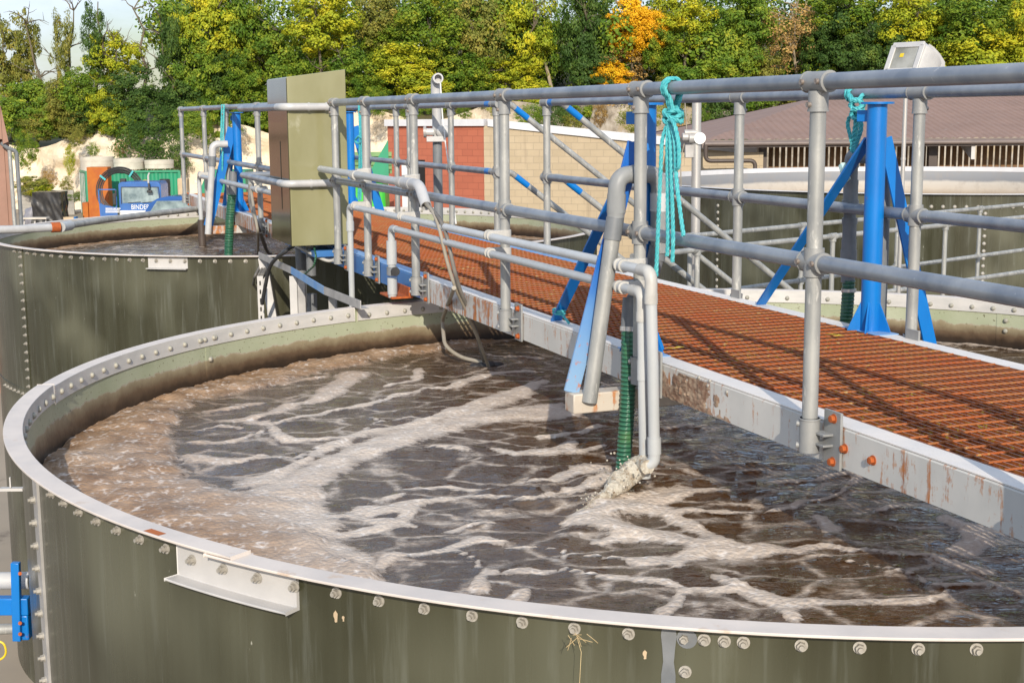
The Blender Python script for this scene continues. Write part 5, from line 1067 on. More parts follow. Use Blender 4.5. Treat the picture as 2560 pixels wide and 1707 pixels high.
b = MB(); b.tube(bend([(cx-.1, Yc-.2, bt-.82), (cx+.02, Yc-.15, bt-.95), (cx+.16, Yc-.05, bt-1.0), (cx+.19, Yc-.05, 0)], .1), .042, 14); mk('downpipe', b, M['pvc_dark'], cb)

# ------------------------------------------------------------------ yard objects
def box_px(x0, x1, yb, yt, Y): a, c = aty(x0, yb, Y), aty(x1, yt, Y); return a.x, c.x, a.z, c.z
Yk = 84; A = aty(222, 528, Yk); yaw = math.radians(23)
cont = thing('shipping_container', 'green shipping container with corrugated side behind the blue lorry', 'container', (A.x, Yk, 0)); ex = Vector((math.cos(yaw*.25), math.sin(yaw*.25)*1, 0)); 
ex = Vector((.93, .37, 0)).normalized() if False else Vector((.985, .17, 0)).normalized(); ey = Vector((-.42, .91, 0)).normalized()
Lc, Wc, Hc = 5.35, 2.44, 2.62; O = Vector((A.x, Yk, .06))
b = MB(); prof = []
k = 0; x = 0
while x <= Lc: prof.append((x, 0.0 if k % 4 in (0, 1) else .05)); x += .11; k += 1
for (x0_, d0), (x1_, d1) in zip(prof, prof[1:]): b.add([O+ex*x0_+ey*d0, O+ex*x1_+ey*d1, O+ex*x1_+ey*d1+ZV*Hc, O+ex*x0_+ey*d0+ZV*Hc], [(0, 1, 2, 3)])
b.prism([O+ey*.08, O+ex*Lc+ey*.08, O+ex*Lc+ey*Wc, O+ey*Wc], ZV*Hc*.995); mk('body', b, M['green'], cont, smooth=False)
b = MB()
for p in (O, O+ex*Lc, O+ey*Wc): b.box(p+ZV*Hc/2, (.14, .14, Hc+.06), (ex, ey, ZV))
for z in (0.05, Hc): b.bar(O+ZV*z-ey*.03, O+ex*Lc+ZV*z-ey*.03, .1, .12, ey); b.bar(O+ZV*z-ex*.03, O+ey*Wc+ZV*z-ex*.03, .1, .12, ex)
mk('corner_frame', b, M['green'], cont, smooth=False)
for i in range(2):
    b = MB(); q0 = O+ey*(.08+i*1.15)-ex*.05; b.prism([q0+ZV*.12, q0+ey*1.12+ZV*.12, q0+ey*1.12+ZV*(Hc-.1), q0+ZV*(Hc-.1)], -ex*.04); dd = mk('door', b, M['green'], cont, smooth=False)
    for f in (.25, .8): b = MB(); q2 = q0+ey*1.12*f-ex*.07; b.cyl(q2+ZV*.1, q2+ZV*(Hc-.08), .022, 8); b.box(q2+ZV*1.0-ex*.02, (.03, .1, .3), (ex, ey, ZV)); mk('locking_bar', b, M['aluminium'], dd)
# orange plate box
x0, x1, z0, z1 = box_px(222, 268, 531, 418, 81.5)
t = thing('rusty_steel_box', 'tall orange rusted steel box standing by the green container doors', 'box', (x0, 81.5, 0))
b = MB(); b.box(((x0+x1)/2, 81.9, z1/2), (x1-x0, .8, z1)); mk('body', b, M['orange_plate'], t, bevel=.03)
b = MB(); b.box((x0-.15, 81.8, .52), (.32, .9, 1.04)); mk('side_bin', b, M['orange_plate'], t, smooth=False)
# coil of pipe
cc = aty(300, 478, 79.5); t = thing('pipe_coil', 'big coil of black plastic pipe leaning behind the blue lorry', 'pipe coil', (cc.x, 79.5, 0))
for i in range(6):
    R_ = 1.34-.062*i; dy = (i % 2)*.06
    b = MB(); b.tube([cc+Vector((R_*math.cos(2*PI*j/48), dy+.10*math.sin(2*PI*j/48), R_*math.sin(2*PI*j/48))) for j in range(48)], .031, 8, closed=True); mk('pipe_turn', b, M['black'], t)
b = MB()
for an in (.95, 2.45): c2 = cc+Vector((1.19*math.cos(an), -.05, 1.19*math.sin(an))); b = MB(); b.bar(c2-Vector((math.cos(an), 0, math.sin(an)))*.2, c2+Vector((math.cos(an), 0, math.sin(an)))*.2, .05, .1, Vector((0, 1, 0))); mk('blue_tie', b, M['rope'], t)
# concrete rings
for (xa, xb, yb, yt, Y, lab) in ((204, 284, 434, 392, 88, 'largest pale concrete ring, left of three, behind the orange rusted box'), (286, 359, 423, 396, 86.6, 'middle concrete ring of three, above the pipe coil'), (363, 433, 421, 400, 86.6, 'right hand concrete ring of three, above the container end')):
    x0, x1, z0, z1 = box_px(xa, xb, yb, yt, Y); r = (x1-x0)/2; zb_ = 0 if yb > 430 else z0
    b = MB(); b.lathe([(r-.12, z0 if zb_ else 0), (r, z0 if zb_ else 0), (r, z1-.25), (r+.015, z1-.25), (r+.015, z1), (r-.12, z1)], ((x0+x1)/2, Y, 0), 0, 2*PI, 40); tag(mk('concrete_ring', b, M['concrete'], org=((x0+x1)/2, Y, z0)), lab, 'concrete ring')
# lorry
YT = 76; X = lambda px, Y=YT: aty(px, 480, Y).x
Zp = lambda py, Y=YT: aty(350, py, Y).z
t = thing('lorry', 'blue lorry cab facing the camera with its door wide open and white lettering', 'lorry', (X(349), YT, 0))
xl, xr = X(296), X(402); zt_ = Zp(455)
b = MB(); b.prism([(xl, YT, .55), (xr, YT, .55), (xr, YT, Zp(470)), (xr-.07, YT+.12, zt_-.12), (xr-.22, YT+.25, zt_), (xl+.15, YT+.25, zt_), (xl+.05, YT+.12, zt_-.12), (xl, YT, Zp(470))] if False else [(xl, YT, .55), (xr, YT, .55), (xr, YT, zt_-.18), (xr-.12, YT, zt_-.02), (xr-.25, YT, zt_), (xl+.2, YT, zt_), (xl+.05, YT, zt_-.06), (xl, YT, zt_-.15)], (0, 1.7, 0)); mk('cab', b, M['truck'], t, bevel=.05)
b = MB(); b.prism([(X(305), YT-.02, Zp(508)), (X(398), YT-.02, Zp(506)), (X(394), YT-.02, Zp(469)), (X(304), YT-.02, Zp(469))], (0, .03, 0)); ws = mk('windscreen', b, M['glass'], t, bevel=.01)
b = MB(); 
for (p0, p1) in (((304, 468), (395, 468)), ((303, 468), (304, 510)), ((396, 468), (401, 508))): b.bar(aty(*p0, YT-.03), aty(*p1, YT-.03), .04, .03, Vector((0, 1, 0)))
for (p0, p1) in (((320, 507), (352, 505)), ((355, 507), (388, 504))): b.bar(aty(*p0, YT-.06), aty(*p1, YT-.06), .03, .02, Vector((0, 1, 0)))
mk('wiper', b, M['black'], t)
b = MB(); dl, dr_ = X(248), X(294); zA_, zB_ = Zp(473), .62; YD = YT-.25
outer = [(dl, YD, zA_), (dr_-.1, YD, zA_), (dr_, YD, zA_-.15), (dr_, YD, zB_), (dl+.06, YD, zB_), (dl+.02, YD, Zp(520))]
# door built as frame strips round the open window, plus the lower panel
b.prism([(dl+.03, YD, Zp(505)), (dl+.25, YD, Zp(511)), (dr_-.12, YD, Zp(517)), (dr_, YD, Zp(512)), (dr_, YD, zB_), (dl+.06, YD, zB_)], (0, .06, 0)); b.bar((dl+.05, YD+.03, Zp(506)), (dl+.03, YD+.03, zA_), .07, .06, Vector((1, 0, 0))); b.bar((dl, YD+.03, zA_), (dr_-.05, YD+.03, zA_), .06, .06, ZV); b.bar((dr_-.03, YD+.03, zA_-.02), (dr_-.03, YD+.03, Zp(512)), .07, .06, Vector((1, 0, 0))); dd = mk('door', b, M['truck'], t, smooth=False)
b = MB(); b.box((dr_-.10, YD-.06, Zp(497)), (.16, .08, .62)); b.box((dr_-.02, YD-.06, Zp(482)), (.10, .05, .3)); mk('mirror', b, M['black'], dd, bevel=.02)
b = MB()
for i, y in enumerate((521.5, 526, 530.5)):
    x = 264
    while x < 299:
        w = 1.9+((x*7+i*3) % 5)*.12; b.box(aty(x+w/2, y, YD-.006), (w*.0216, .006, .052)); x += w+(.35 if (int(x)+i) % 9 else 1.6)
mk('lettering', b, M['white'], dd, smooth=False)
cu = bpy.data.curves.new('lettering', 'FONT'); cu.body = 'BINDER'; cu.size = .36; cu.extrude = .004; tmp = bpy.data.objects.new('tmp', cu); COL.objects.link(tmp)
dg = bpy.context.evaluated_depsgraph_get(); me = bpy.data.meshes.new_from_object(tmp.evaluated_get(dg)); bpy.data.objects.remove(tmp)
lt = bpy.data.objects.new('lettering', me); COL.objects.link(lt); me.materials.clear(); me.materials.append(M['white']); lt.parent = t; q_ = aty(328, 523.5, YT-.02); lt.location = q_-t.location; lt.rotation_euler = (PI/2, 0, 0); lt.scale = (.8, 1, 1)
b = MB(); p = aty(371, 456, YT-.05); b.cyl(p-ZV*.05, p+ZV*.35, .05, 12); b.cyl(p+ZV*.35, p+ZV*.5+Vector((.08, 0, 0)), .045, 12); mk('exhaust', b, M['aluminium'], t)
b = MB(); b.tube([aty(372, 458, YT-.15), aty(373, 475, YT-.25)], .06, 10); b.box(aty(374, 479, YT-.3), (.28, .15, .14)); mk('front_mirror', b, M['black'], t, bevel=.03); mk('roof_vent', MB().box(aty(308, 452, YT+.2), (.3, .3, .22)), M['black'], t, bevel=.03)
b = MB(); b.box((X(349), YT-.05, .75), (2.2, .15, .35)); b.box(((xl+xr)/2+.1, YT-.03, Zp(531)), (1.5, .06, .14)); mk('bumper', b, M['white'], t, bevel=.03)
for sx in (xl+.25, xr-.25): b = MB(); b.cyl((sx-.14, YT+.6, .48), (sx+.14, YT+.6, .48), .48, 24); mk('wheel', b, M['black'], t)
b = MB(); b.box(((xl+xr)/2, YT+4.2, 1.0), (2.0, 4.8, .25)); mk('flatbed', b, M['brown'], t, bevel=.02)
b = MB(); p = aty(363, 450, YT+2.5); b.ball(p-ZV*.25, .28, 16, 10, (1.2, 1, .9)); tag(mk('plastic_drum', b, M['yellow'], org=tuple(p)), 'yellow rounded digger roof just behind the lorry cab roof', 'drum')  # plain ball standing in for the yellow digger roof, not a drum
# car
YCc = 71.5; Xc = lambda px: aty(px, 500, YCc).x; zr_ = aty(420, 489, YCc).z
t = thing('parked_car', 'blue car with curved roof parked in front of the lorry', 'car', (Xc(430), YCc, 0))
x0 = Xc(372); Lr = 4.2
prof = [(x0-1.35, .35), (x0-1.4, .75), (x0-1.1, .92), (x0-.15, 1.02), (x0+.25, zr_-.32), (x0+.65, zr_-.10), (x0+1.2, zr_), (x0+2.3, zr_-.02), (x0+2.75, zr_-.12), (x0+3.1, 1.0), (x0+3.2, .5), (x0+3.1, .35)]
b = MB(); b.prism([(x, YCc-.85, z) for x, z in prof], (0, 1.7, 0)); mk('body', b, M['car'], t, bevel=.12)
b = MB(); b.prism([(x0+.15, YCc-.865, 1.06), (x0+.62, YCc-.865, zr_-.22), (x0+2.5, YCc-.865, zr_-.22), (x0+2.75, YCc-.865, 1.06)], (0, .03, 0)); b.prism([(x0-.12, YCc-.7, 1.06), (x0+.58, YCc-.62, zr_-.14), (x0+.58, YCc+.62, zr_-.14), (x0-.12, YCc+.7, 1.06)], Vector((-.02, 0, .02))); mk('window', b, M['glass'], t, bevel=.01)
for xw in (x0-.65, x0+2.35): b = MB(); b.cyl((xw, YCc-.88, .32), (xw, YCc-.66, .32), .32, 20); b.cyl((xw, YCc+.66, .32), (xw, YCc+.88, .32), .32, 20); mk('wheel', b, M['black'], t)
b = MB(); b.box((x0+1.9, YCc, zr_+.015), (.05, .05, .07)); mk('aerial_base', b, M['lamp_body'], t)
# drums by the container, tan bin, pallet load, tarpaulin heap, table
xd = aty(414, 500, 82).x
for i, (z, lab) in enumerate(((0, 'black plastic drum at the bottom of the stack before the container'), (.78, 'black plastic drum in the middle of the stack before the container'), (1.56, 'black plastic drum on top of the stack before the container'))):
    t = thing('plastic_drum', lab, 'drum', (xd, 82, z), 'stacked black drums'); b = MB(); b.lathe([(0, .0), (.29, .0), (.31, .05), (.31, .24), (.33, .26), (.31, .28), (.31, .50), (.33, .52), (.31, .54), (.30, .74), (.26, .775), (0, .775)], (xd, 82, z), 0, 2*PI, 24, False); mk('shell', b, M['black'], t)
    b = MB(); b.box((xd+(-.12, .08, .02)[i], 81.68, z+.42), (.16, .01, .15)); mk('white_sticker', b, M['white'], t)
x0, x1, z0, z1 = box_px(444, 466, 488, 446, 83); b = MB(); b.box(((x0+x1)/2, 83.4, z1/2), (x1-x0, .8, z1)); tag(mk('bulk_sack', b, M['tan'], org=((x0+x1)/2, 83.4, 0), bevel=.08), 'tall tan bulk sack right of the green container', 'sack')
x0, x1, z0, z1 = box_px(89, 156, 553, 478, 77)
b = MB(); nx, nz = 30, 24; W_, D_ = x1-x0, 1.2
for k in range(nz+1):
    for i in range(4*nx):
        sgm, u = divmod(i, nx); u /= nx; xx, yy = [(x0+W_*u, 76.6), (x1, 76.6+D_*u), (x1-W_*u, 76.6+D_), (x0, 76.6+D_-D_*u)][sgm]; z = (z1-.03)*k/nz; nn = mnoise.noise((xx*5+z*2.2, yy*5, z*1.3))*.07
        cx_, cy_ = (x0+x1)/2, 77.2; fl_ = 1+.10*(1-k/nz)**3; b.v.append((cx_+(xx-cx_)*fl_+nn, cy_+(yy-cy_)*fl_+nn, z))
M4 = 4*nx
for k in range(nz): b.f += [(k*M4+i, k*M4+(i+1) % M4, (k+1)*M4+(i+1) % M4, (k+1)*M4+i) for i in range(M4)]
b.f.append(tuple(nz*M4+i for i in range(M4))); b.m = [0]*len(b.f)
tag(mk('wrapped_pallet', b, M['foil'], org=((x0+x1)/2, 77, 0)), 'pallet load wrapped in shiny black plastic sheet at the left', 'pallet load')
x0, x1, z0, z1 = box_px(62, 92, 540, 512, 78); b = MB(); b.ball(((x0+x1)/2, 78, z1*.42), .5, 20, 12, (.85, .7, z1*1.1)); b.v = [(x+mnoise.noise((x*2, y*2, z*2))*.2, y, max(0, z+mnoise.noise((x*2+5, y*2, z*2))*.2)) for x, y, z in b.v]; tag(mk('tarpaulin_heap', b, M['tarp'], org=((x0+x1)/2, 78, 0)), 'grey tarpaulin heap left of the black wrapped pallet load', 'tarpaulin')
t = thing('trestle_table', 'low pale trestle in front of the grey tarpaulin heap', 'table', (aty(90, 545, 75).x, 75, 0)); x0, x1 = aty(57, 545, 75).x, aty(120, 545, 75).x
mk('top', MB().box(((x0+x1)/2, 75, .62), (x1-x0, .6, .07)), M['concrete'], t, smooth=False)
for x in (x0+.1, (x0+x1)/2, x1-.1): mk('leg', MB().bar((x-.1, 75, 0), (x, 75, .6), .06, .06, Vector((1, 0, 0))), M['aluminium'], t, smooth=False)
t = thing('plank_stack', 'short stack of pale orange planks with a blue end beside the black wrapped load', 'planks', (aty(170, 540, 77).x, 77, 0)); x0, x1 = aty(157, 540, 77).x, aty(188, 540, 77).x
mk('planks', MB().box(((x0+x1)/2, 77, .28), (x1-x0, .5, .5)), M['tan'], t, smooth=False); mk('blue_end', MB().box((x1+.03, 77, .3), (.09, .5, .48)), M['blue'], t, smooth=False)
x0 = aty(46, 500, 86).x; x1 = aty(178, 500, 86).x; bw = thing('block_wall', 'low grey blockwork wall at the foot of the chalk cliff, left of the container', 'wall', (x0, 86, 0)); uvquad('wall', (x0, 86), (x1, 86.5), 1.55, 1.5, M['greyblock'], bw)
# green plant behind the far end of the walkway
t = thing('green_skip', 'teal green skip with sloping ends behind the far left davit', 'skip', (aty(545, 460, 62).x, 62, 0))
x0, x1, z0, z1 = box_px(482, 612, 487, 425, 62); b = MB(); b.prism([(x0, 61, z0-1.0), (x1+.2, 61, z0-1.0), (x1+.2, 61, z1), (x0+.85, 61, z1), (x0+.85, 61, z1-.1)], (0, 2, 0)); mk('body', b, M['green'], t, smooth=False)
b = MB()
for i in range(5): b.box((x0+.9+i*.35, 60.95, (z0+z1)/2), (.06, .1, z1-z0-.1))
mk('rib', b, M['green'], t, smooth=False)
for (sx) in (x0+.3, x1-.3): mk('skid', MB().box((sx, 62, (z0-1)/2), (.3, 1.6, z0-1)), M['brown'], t, smooth=False)
t = thing('green_tanker', 'bright green rounded tank with pale green sheeting, left of the red brick wall', 'tank', (aty(920, 480, 45).x, 45, 0))
x0, x1, z0, z1 = box_px(868, 968, 514, 446, 45); 
b = MB(); b.prism([(x0, 44.2, z0-.6), (x1-.1, 44.2, z0-.6), (x1, 44.2, z0), (x1-.02, 44.2, z1-.25), (x1-.12, 44.2, z1-.05), (x1-.35, 44.2, z1), (x0, 44.2, z1)], (0, 1.6, 0)); mk('body', b, M['green_bright'], t, bevel=.1)
b = MB()
for i in range(5): b.prism([(x0-.1, 46.2, z1+.10+i*.14), (x1+.05, 46.2, z1+.10+i*.14), (x1+.05, 46.28, z1+.24+i*.14), (x0-.1, 46.28, z1+.24+i*.14)], (0, .03, 0))
mk('sheeting', b, M['green_sheet'], t, smooth=False)
b = MB(); p = aty(970, 350, 44); b.prism([p, p-ZV*1.25, p-ZV*1.25-Vector((.75, 0, 0))], (0, .06, 0)); mk('canvas_flap', b, M['green'], t, smooth=False)
mk('stand', MB().box(((x0+x1)/2, 45, (z0-.6)/2), (x1-x0-.2, 1.2, z0-.6)), M['brown'], t, smooth=False)
# ------------------------------------------------------------------ chalk cliff and hillside
bpy.data.objects.remove([o for o in bpy.data.objects if o.name.startswith('manhole')][0])
def cliff_y(x): return 92+2.2*math.sin(x*.11)+1.2*math.sin(x*.37+1)-(6*max(0, (x-12)/35))
def cliff_top(x): return 4.7+.5*math.sin(x*.23)+.4*math.sin(x*.71+2)+(1.7 if x > -9 else 1.7*max(0, 1+(x+9)/6))
cv, cf = [], []; xs = np.arange(-62, 62, .55); nz = 22
for i, x in enumerate(xs):
    for j in range(nz+1):
        t_ = j/nz; z = cliff_top(x)*t_; y = cliff_y(x)+.18*z+ (1-t_)**4*-2.2 + mnoise.fractal((x*.35, z*.5, 3.1), 1, 2, 5)*.9+mnoise.fractal((x*1.3, z*1.2, 8.1), 1, 2, 3)*.28
        cv.append((x+mnoise.noise((x, z, 4))*.15, y, z))
K = nz+1
for i in range(len(xs)-1): cf += [(i*K+j, (i+1)*K+j, (i+1)*K+j+1, i*K+j+1) for j in range(nz)]
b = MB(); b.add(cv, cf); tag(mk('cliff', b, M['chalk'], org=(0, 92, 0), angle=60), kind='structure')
hv, hf = [], []; ys = [0, 1.5, 4, 8, 14, 22, 34, 50]
for i, x in enumerate(xs):
    for k, dy in enumerate(ys): hv.append((x, cliff_y(x)+.18*cliff_top(x)+dy+.3, cliff_top(x)+.16*dy*(1 if x > -8 else .5)+mnoise.noise((x*.3, dy*.3, 0))*.4*(k > 0)-(.15 if k == 0 else 0)))
K = len(ys)
for i in range(len(xs)-1): hf += [(i*K+j, (i+1)*K+j, (i+1)*K+j+1, i*K+j+1) for j in range(K-1)]
b = MB(); b.add(hv, hf); tag(mk('hillside', b, M['soil'], org=(0, 95, 4)), kind='structure')
def ground_z(x, y): dy = y-cliff_y(x)-.18*cliff_top(x)-.3; return cliff_top(x)+.16*max(0, dy)*(1 if x > -8 else .5)

# ------------------------------------------------------------------ leaf crowns (unit size, shared)
def crown_mesh(name, seed, n, leaf, shape='round', clumps=70, fill=.9):
    r = np.random.default_rng(seed); C = []
    while len(C) < clumps:
        p = r.uniform(-1, 1, 3)
        d = np.linalg.norm(p)
        if d > 1 or d < .25: continue
        if shape == 'tall' and abs(p[0])+abs(p[1]) > 1.15: continue
        C.append(p*(1+r.normal(0, .10)))
    C = np.array(C); cr = r.uniform(.13, .30, clumps)*(1.0 if shape != 'wisp' else .8)
    idx = r.integers(0, clumps, n); u = r.normal(size=(n, 3)); u /= np.linalg.norm(u, axis=1)[:, None]
    rad = r.uniform(.25, 1, n)**.5; pos = C[idx]+u*(cr[idx]*rad)[:, None]*np.array([1.15, 1.15, .75])
    nr_ = u*.95+pos*.45+r.normal(0, .42, (n, 3))+np.array([0, -.15, .35]); nr_ /= np.linalg.norm(nr_, axis=1)[:, None]
    t = np.cross(nr_, r.normal(size=(n, 3))); t /= np.linalg.norm(t, axis=1)[:, None]; bt = np.cross(nr_, t)
    s = leaf*r.uniform(.6, 1.35, n)[:, None]; w = s*r.uniform(.45, .75, n)[:, None]
    v = np.stack([pos-t*s, pos+bt*w+nr_*s*.15, pos+t*s, pos-bt*w+nr_*s*.15], 1).reshape(-1, 3)
    me = bpy.data.meshes.new(name); me.from_pydata(v.tolist(), [], np.arange(4*n).reshape(-1, 4).tolist()); me.materials.append(None); me.update(); return me
CROWN = [crown_mesh('crown', 100+i, 9500, .043, clumps=75+14*i) for i in range(5)]
TALLC = [crown_mesh('crown', 200+i, 5600, .044, 'tall', clumps=60) for i in range(3)]
WISP = [crown_mesh('crown', 300+i, 3600, .033, 'wisp', clumps=80) for i in range(3)]
SHEET = [crown_mesh('crown', 400+i, 6500, .036, clumps=120) for i in range(3)]
def trunk_mesh(seed, h, r, nb, spread, droop=.0):
    rr = random.Random(seed); b = MB(); P = [Vector((0, 0, 0))]
    for i in range(7): P.append(P[-1]+Vector((rr.gauss(0, .035)*h, rr.gauss(0, .03)*h, h/7)))
    b.tube(P, [r*(1-.8*i/7) for i in range(8)], 8)
    for k in range(nb):
        i = rr.randint(2, 7); p = P[i]; a = rr.uniform(0, 2*PI); L_ = spread*rr.uniform(.45, 1); d = Vector((math.cos(a), math.sin(a)*.8, rr.uniform(.25, 1.0))).normalized(); Q = [p]
        for j in range(5): d = (d+Vector((rr.gauss(0, .22), rr.gauss(0, .22), rr.gauss(0.02, .18)))).normalized(); Q.append(Q[-1]+d*L_/5)
        b.tube(Q, [r*.36*(1-.82*j/5) for j in range(6)], 5)
        for m_ in range(3):
            j = rr.randint(2, 4); d2 = (d+Vector((rr.gauss(0, .7), rr.gauss(0, .7), rr.gauss(0, .5)))).normalized(); b.tube([Q[j], Q[j]+d2*L_*.2, Q[j]+d2*L_*.4+Vector((0, 0, rr.gauss(0, .05)*L_))], [r*.14, r*.1, r*.04], 4)
    return b
def leafobj(name, me, mat, parent, loc, sc, rot):
    o = bpy.data.objects.new(name, me); COL.objects.link(o); o.parent = parent; o.location = loc; o.scale = sc; o.rotation_euler = (0, 0, rot)
    o.material_slots[0].link = 'OBJECT'; o.material_slots[0].material = LEAF[mat]; return o
tid = 0
def tree(px, ytop, ybot, wpx, Y, mat, label, kind='tree', bark='bark', meshes=None, name='broadleaf_tree', group='trees above the chalk cliff', depth=None, nb=9, bare=False):
    """tree whose crown fills the given extent at distance Y"""
    global tid; tid += 1
    if kind != 'ivy' and ybot < 400:
        x = aty(px, ytop, Y).x; Y = max(Y, cliff_y(x)+.18*cliff_top(x)+(1.6 if kind == 'tree' else .55))
    a, c = aty(px, ytop, Y), aty(px, ybot, Y); x = a.x; w = wpx/F_PX*Y/2; zc = (a.z+c.z)/2; hh = (a.z-c.z)/2; zg = min(ground_z(x, Y), zc-hh*.3)
    if kind in ('bush', 'ivy'): zg = c.z
    t = thing(name, label, {'tree': 'tree', 'bush': 'bush', 'ivy': 'ivy'}[kind], (x, Y, zg), group)
    if kind == 'tree':
        H = (a.z-zg)*(1.0 if bare else .93); tb = trunk_mesh(tid, H, max(.08, .02*H), nb, max(w, hh)*.9); mk('trunk', tb, M[bark], t, local=True)
    ms = meshes or CROWN; dp = depth or min(w, 2.8)
    leafobj('crown' if kind == 'tree' else 'foliage', ms[tid % len(ms)], mat, t, (0, 0, zc-zg), (w*1.02, dp, hh*1.02), tid*1.7)
    return t
T_ = [
 # px, ytop, ybot, width, Y, mat, label, kwargs
 (8, 45, 250, 120, 93, 'olive', 'olive leafed tree at the extreme left edge above the brown clad building', {}),
 (66, 40, 235, 66, 92, 'olive', 'slim ivy clad tree second from the left, against the sky', dict(meshes=TALLC)),
 (151, 25, 215, 58, 92, 'olive', 'slender ivy clad trunk with bare forked top, third from the left', dict(meshes=TALLC, nb=6, bare=True)),
 (228, 5, 190, 62, 92, 'dark', 'ivy clad trunk with one long fork, left of the round yellow green tree', dict(meshes=TALLC, nb=5, bare=True)),
 (283, 78, 230, 150, 94, 'yellowgreen', 'round yellow green tree below the bare trunk at the left', {}),
 (418, 25, 260, 74, 91, 'dark', 'tall dark ivy column right of the bare trunk', dict(meshes=TALLC)),
 (512, -30, 170, 150, 94, 'yellowgreen', 'yellow green tree just right of the tall dark ivy column', {}),
 (480, 90, 260, 130, 92, 'green', 'mid green tree behind the end of the handrail, below the yellow green one', {}),
 (620, -40, 190, 150, 95, 'green', 'green tree behind the left side of the cabinet top', {}),
 (810, -30, 150, 190, 92, 'yellowgreen', 'bright yellow green maple directly above the cabinet', dict(nb=12)),
 (700, 60, 240, 150, 94, 'green', 'mid green tree behind the cabinet, under the bright maple', {}),
 (945, -20, 140, 130, 95, 'olive', 'olive tree with sky showing through it, right of the bright maple', {}),
 (1075, -30, 150, 170, 93, 'green', 'green tree above the open hooked pipe', {}),
 (1190, -20, 170, 140, 95, 'olive', 'olive tree with pale upright twigs, left of the pale tall trunk', dict(bark='bark_pale', nb=14)),
 (1300, -20, 190, 150, 93, 'yellowgreen', 'yellow green tree left of the pale tall trunk', {}),
 (1385, -40, 200, 90, 90, 'green', 'tree with a tall pale trunk left of the golden tree', dict(bark='bark_pale', meshes=WISP, nb=8)),
 (1465, -30, 230, 130, 95, 'dark', 'dark tree just left of the golden tree', {}),
 (1580, -8, 150, 120, 89, 'gold', 'golden orange tree behind the middle of the top rail', {}),
 (1570, 120, 205, 150, 88, 'brown', 'russet shrubby tree just below the golden one', dict(meshes=WISP, bark='bark_pale', nb=14)),
 (1700, -20, 140, 160, 91, 'yellowgreen', 'yellow green tree right of the golden tree', {}),
 (1740, 90, 250, 190, 89, 'green', 'green tree behind the turquoise rope, right of the russet one', {}),
 (1860, -30, 130, 150, 92, 'green', 'mid green tree above the second handrail post from the right', {}),
 (1975, 0, 180, 190, 88, 'brown', 'twiggy straw coloured tree left of the floodlight', dict(meshes=WISP, bark='bark_pale', nb=18)),
 (1900, 110, 260, 120, 90, 'olive', 'olive tree left of the straw coloured twiggy tree', {}),
 (2110, 20, 230, 170, 92, 'dark', 'dark tree directly behind the floodlight', {}),
 (2120, -40, 90, 170, 90, 'green', 'green tree top above the floodlight', {}),
 (2280, -30, 150, 180, 88, 'yellowgreen', 'yellow green tree just right of the floodlight', {}),
 (2430, -40, 120, 190, 87, 'green', 'leafy green tree towards the right edge above the top rail', dict(nb=12)),
 (2450, 70, 230, 220, 85, 'yellowgreen', 'wide yellow green tree at the right edge behind the top rail', dict(nb=12)),
 (2580, -20, 200, 150, 87, 'yellowgreen', 'yellow green tree cut by the right edge of the view', {}),
 (560, 120, 260, 120, 90, 'dark', 'dark green tree left of the cabinet behind the handrail', {}),
 (1010, 110, 230, 170, 90, 'yellowgreen', 'yellow green tree behind the open hooked pipe', {}),
 (880, 120, 250, 150, 91, 'green', 'green tree just right of the cabinet top', {}),
 (1150, 120, 240, 160, 89, 'green', 'green tree right of the open hooked pipe', {}),
 (1270, 140, 250, 150, 88, 'yellowgreen', 'low yellow green tree above the white roof edge', {}),
 (2330, 120, 250, 150, 86, 'green', 'green tree right of the floodlight behind the top rail', {}),
]
for px, yt, yb, w, Y, mat, lab, kw in T_: tree(px, yt, yb, w, Y, mat, lab, **kw)
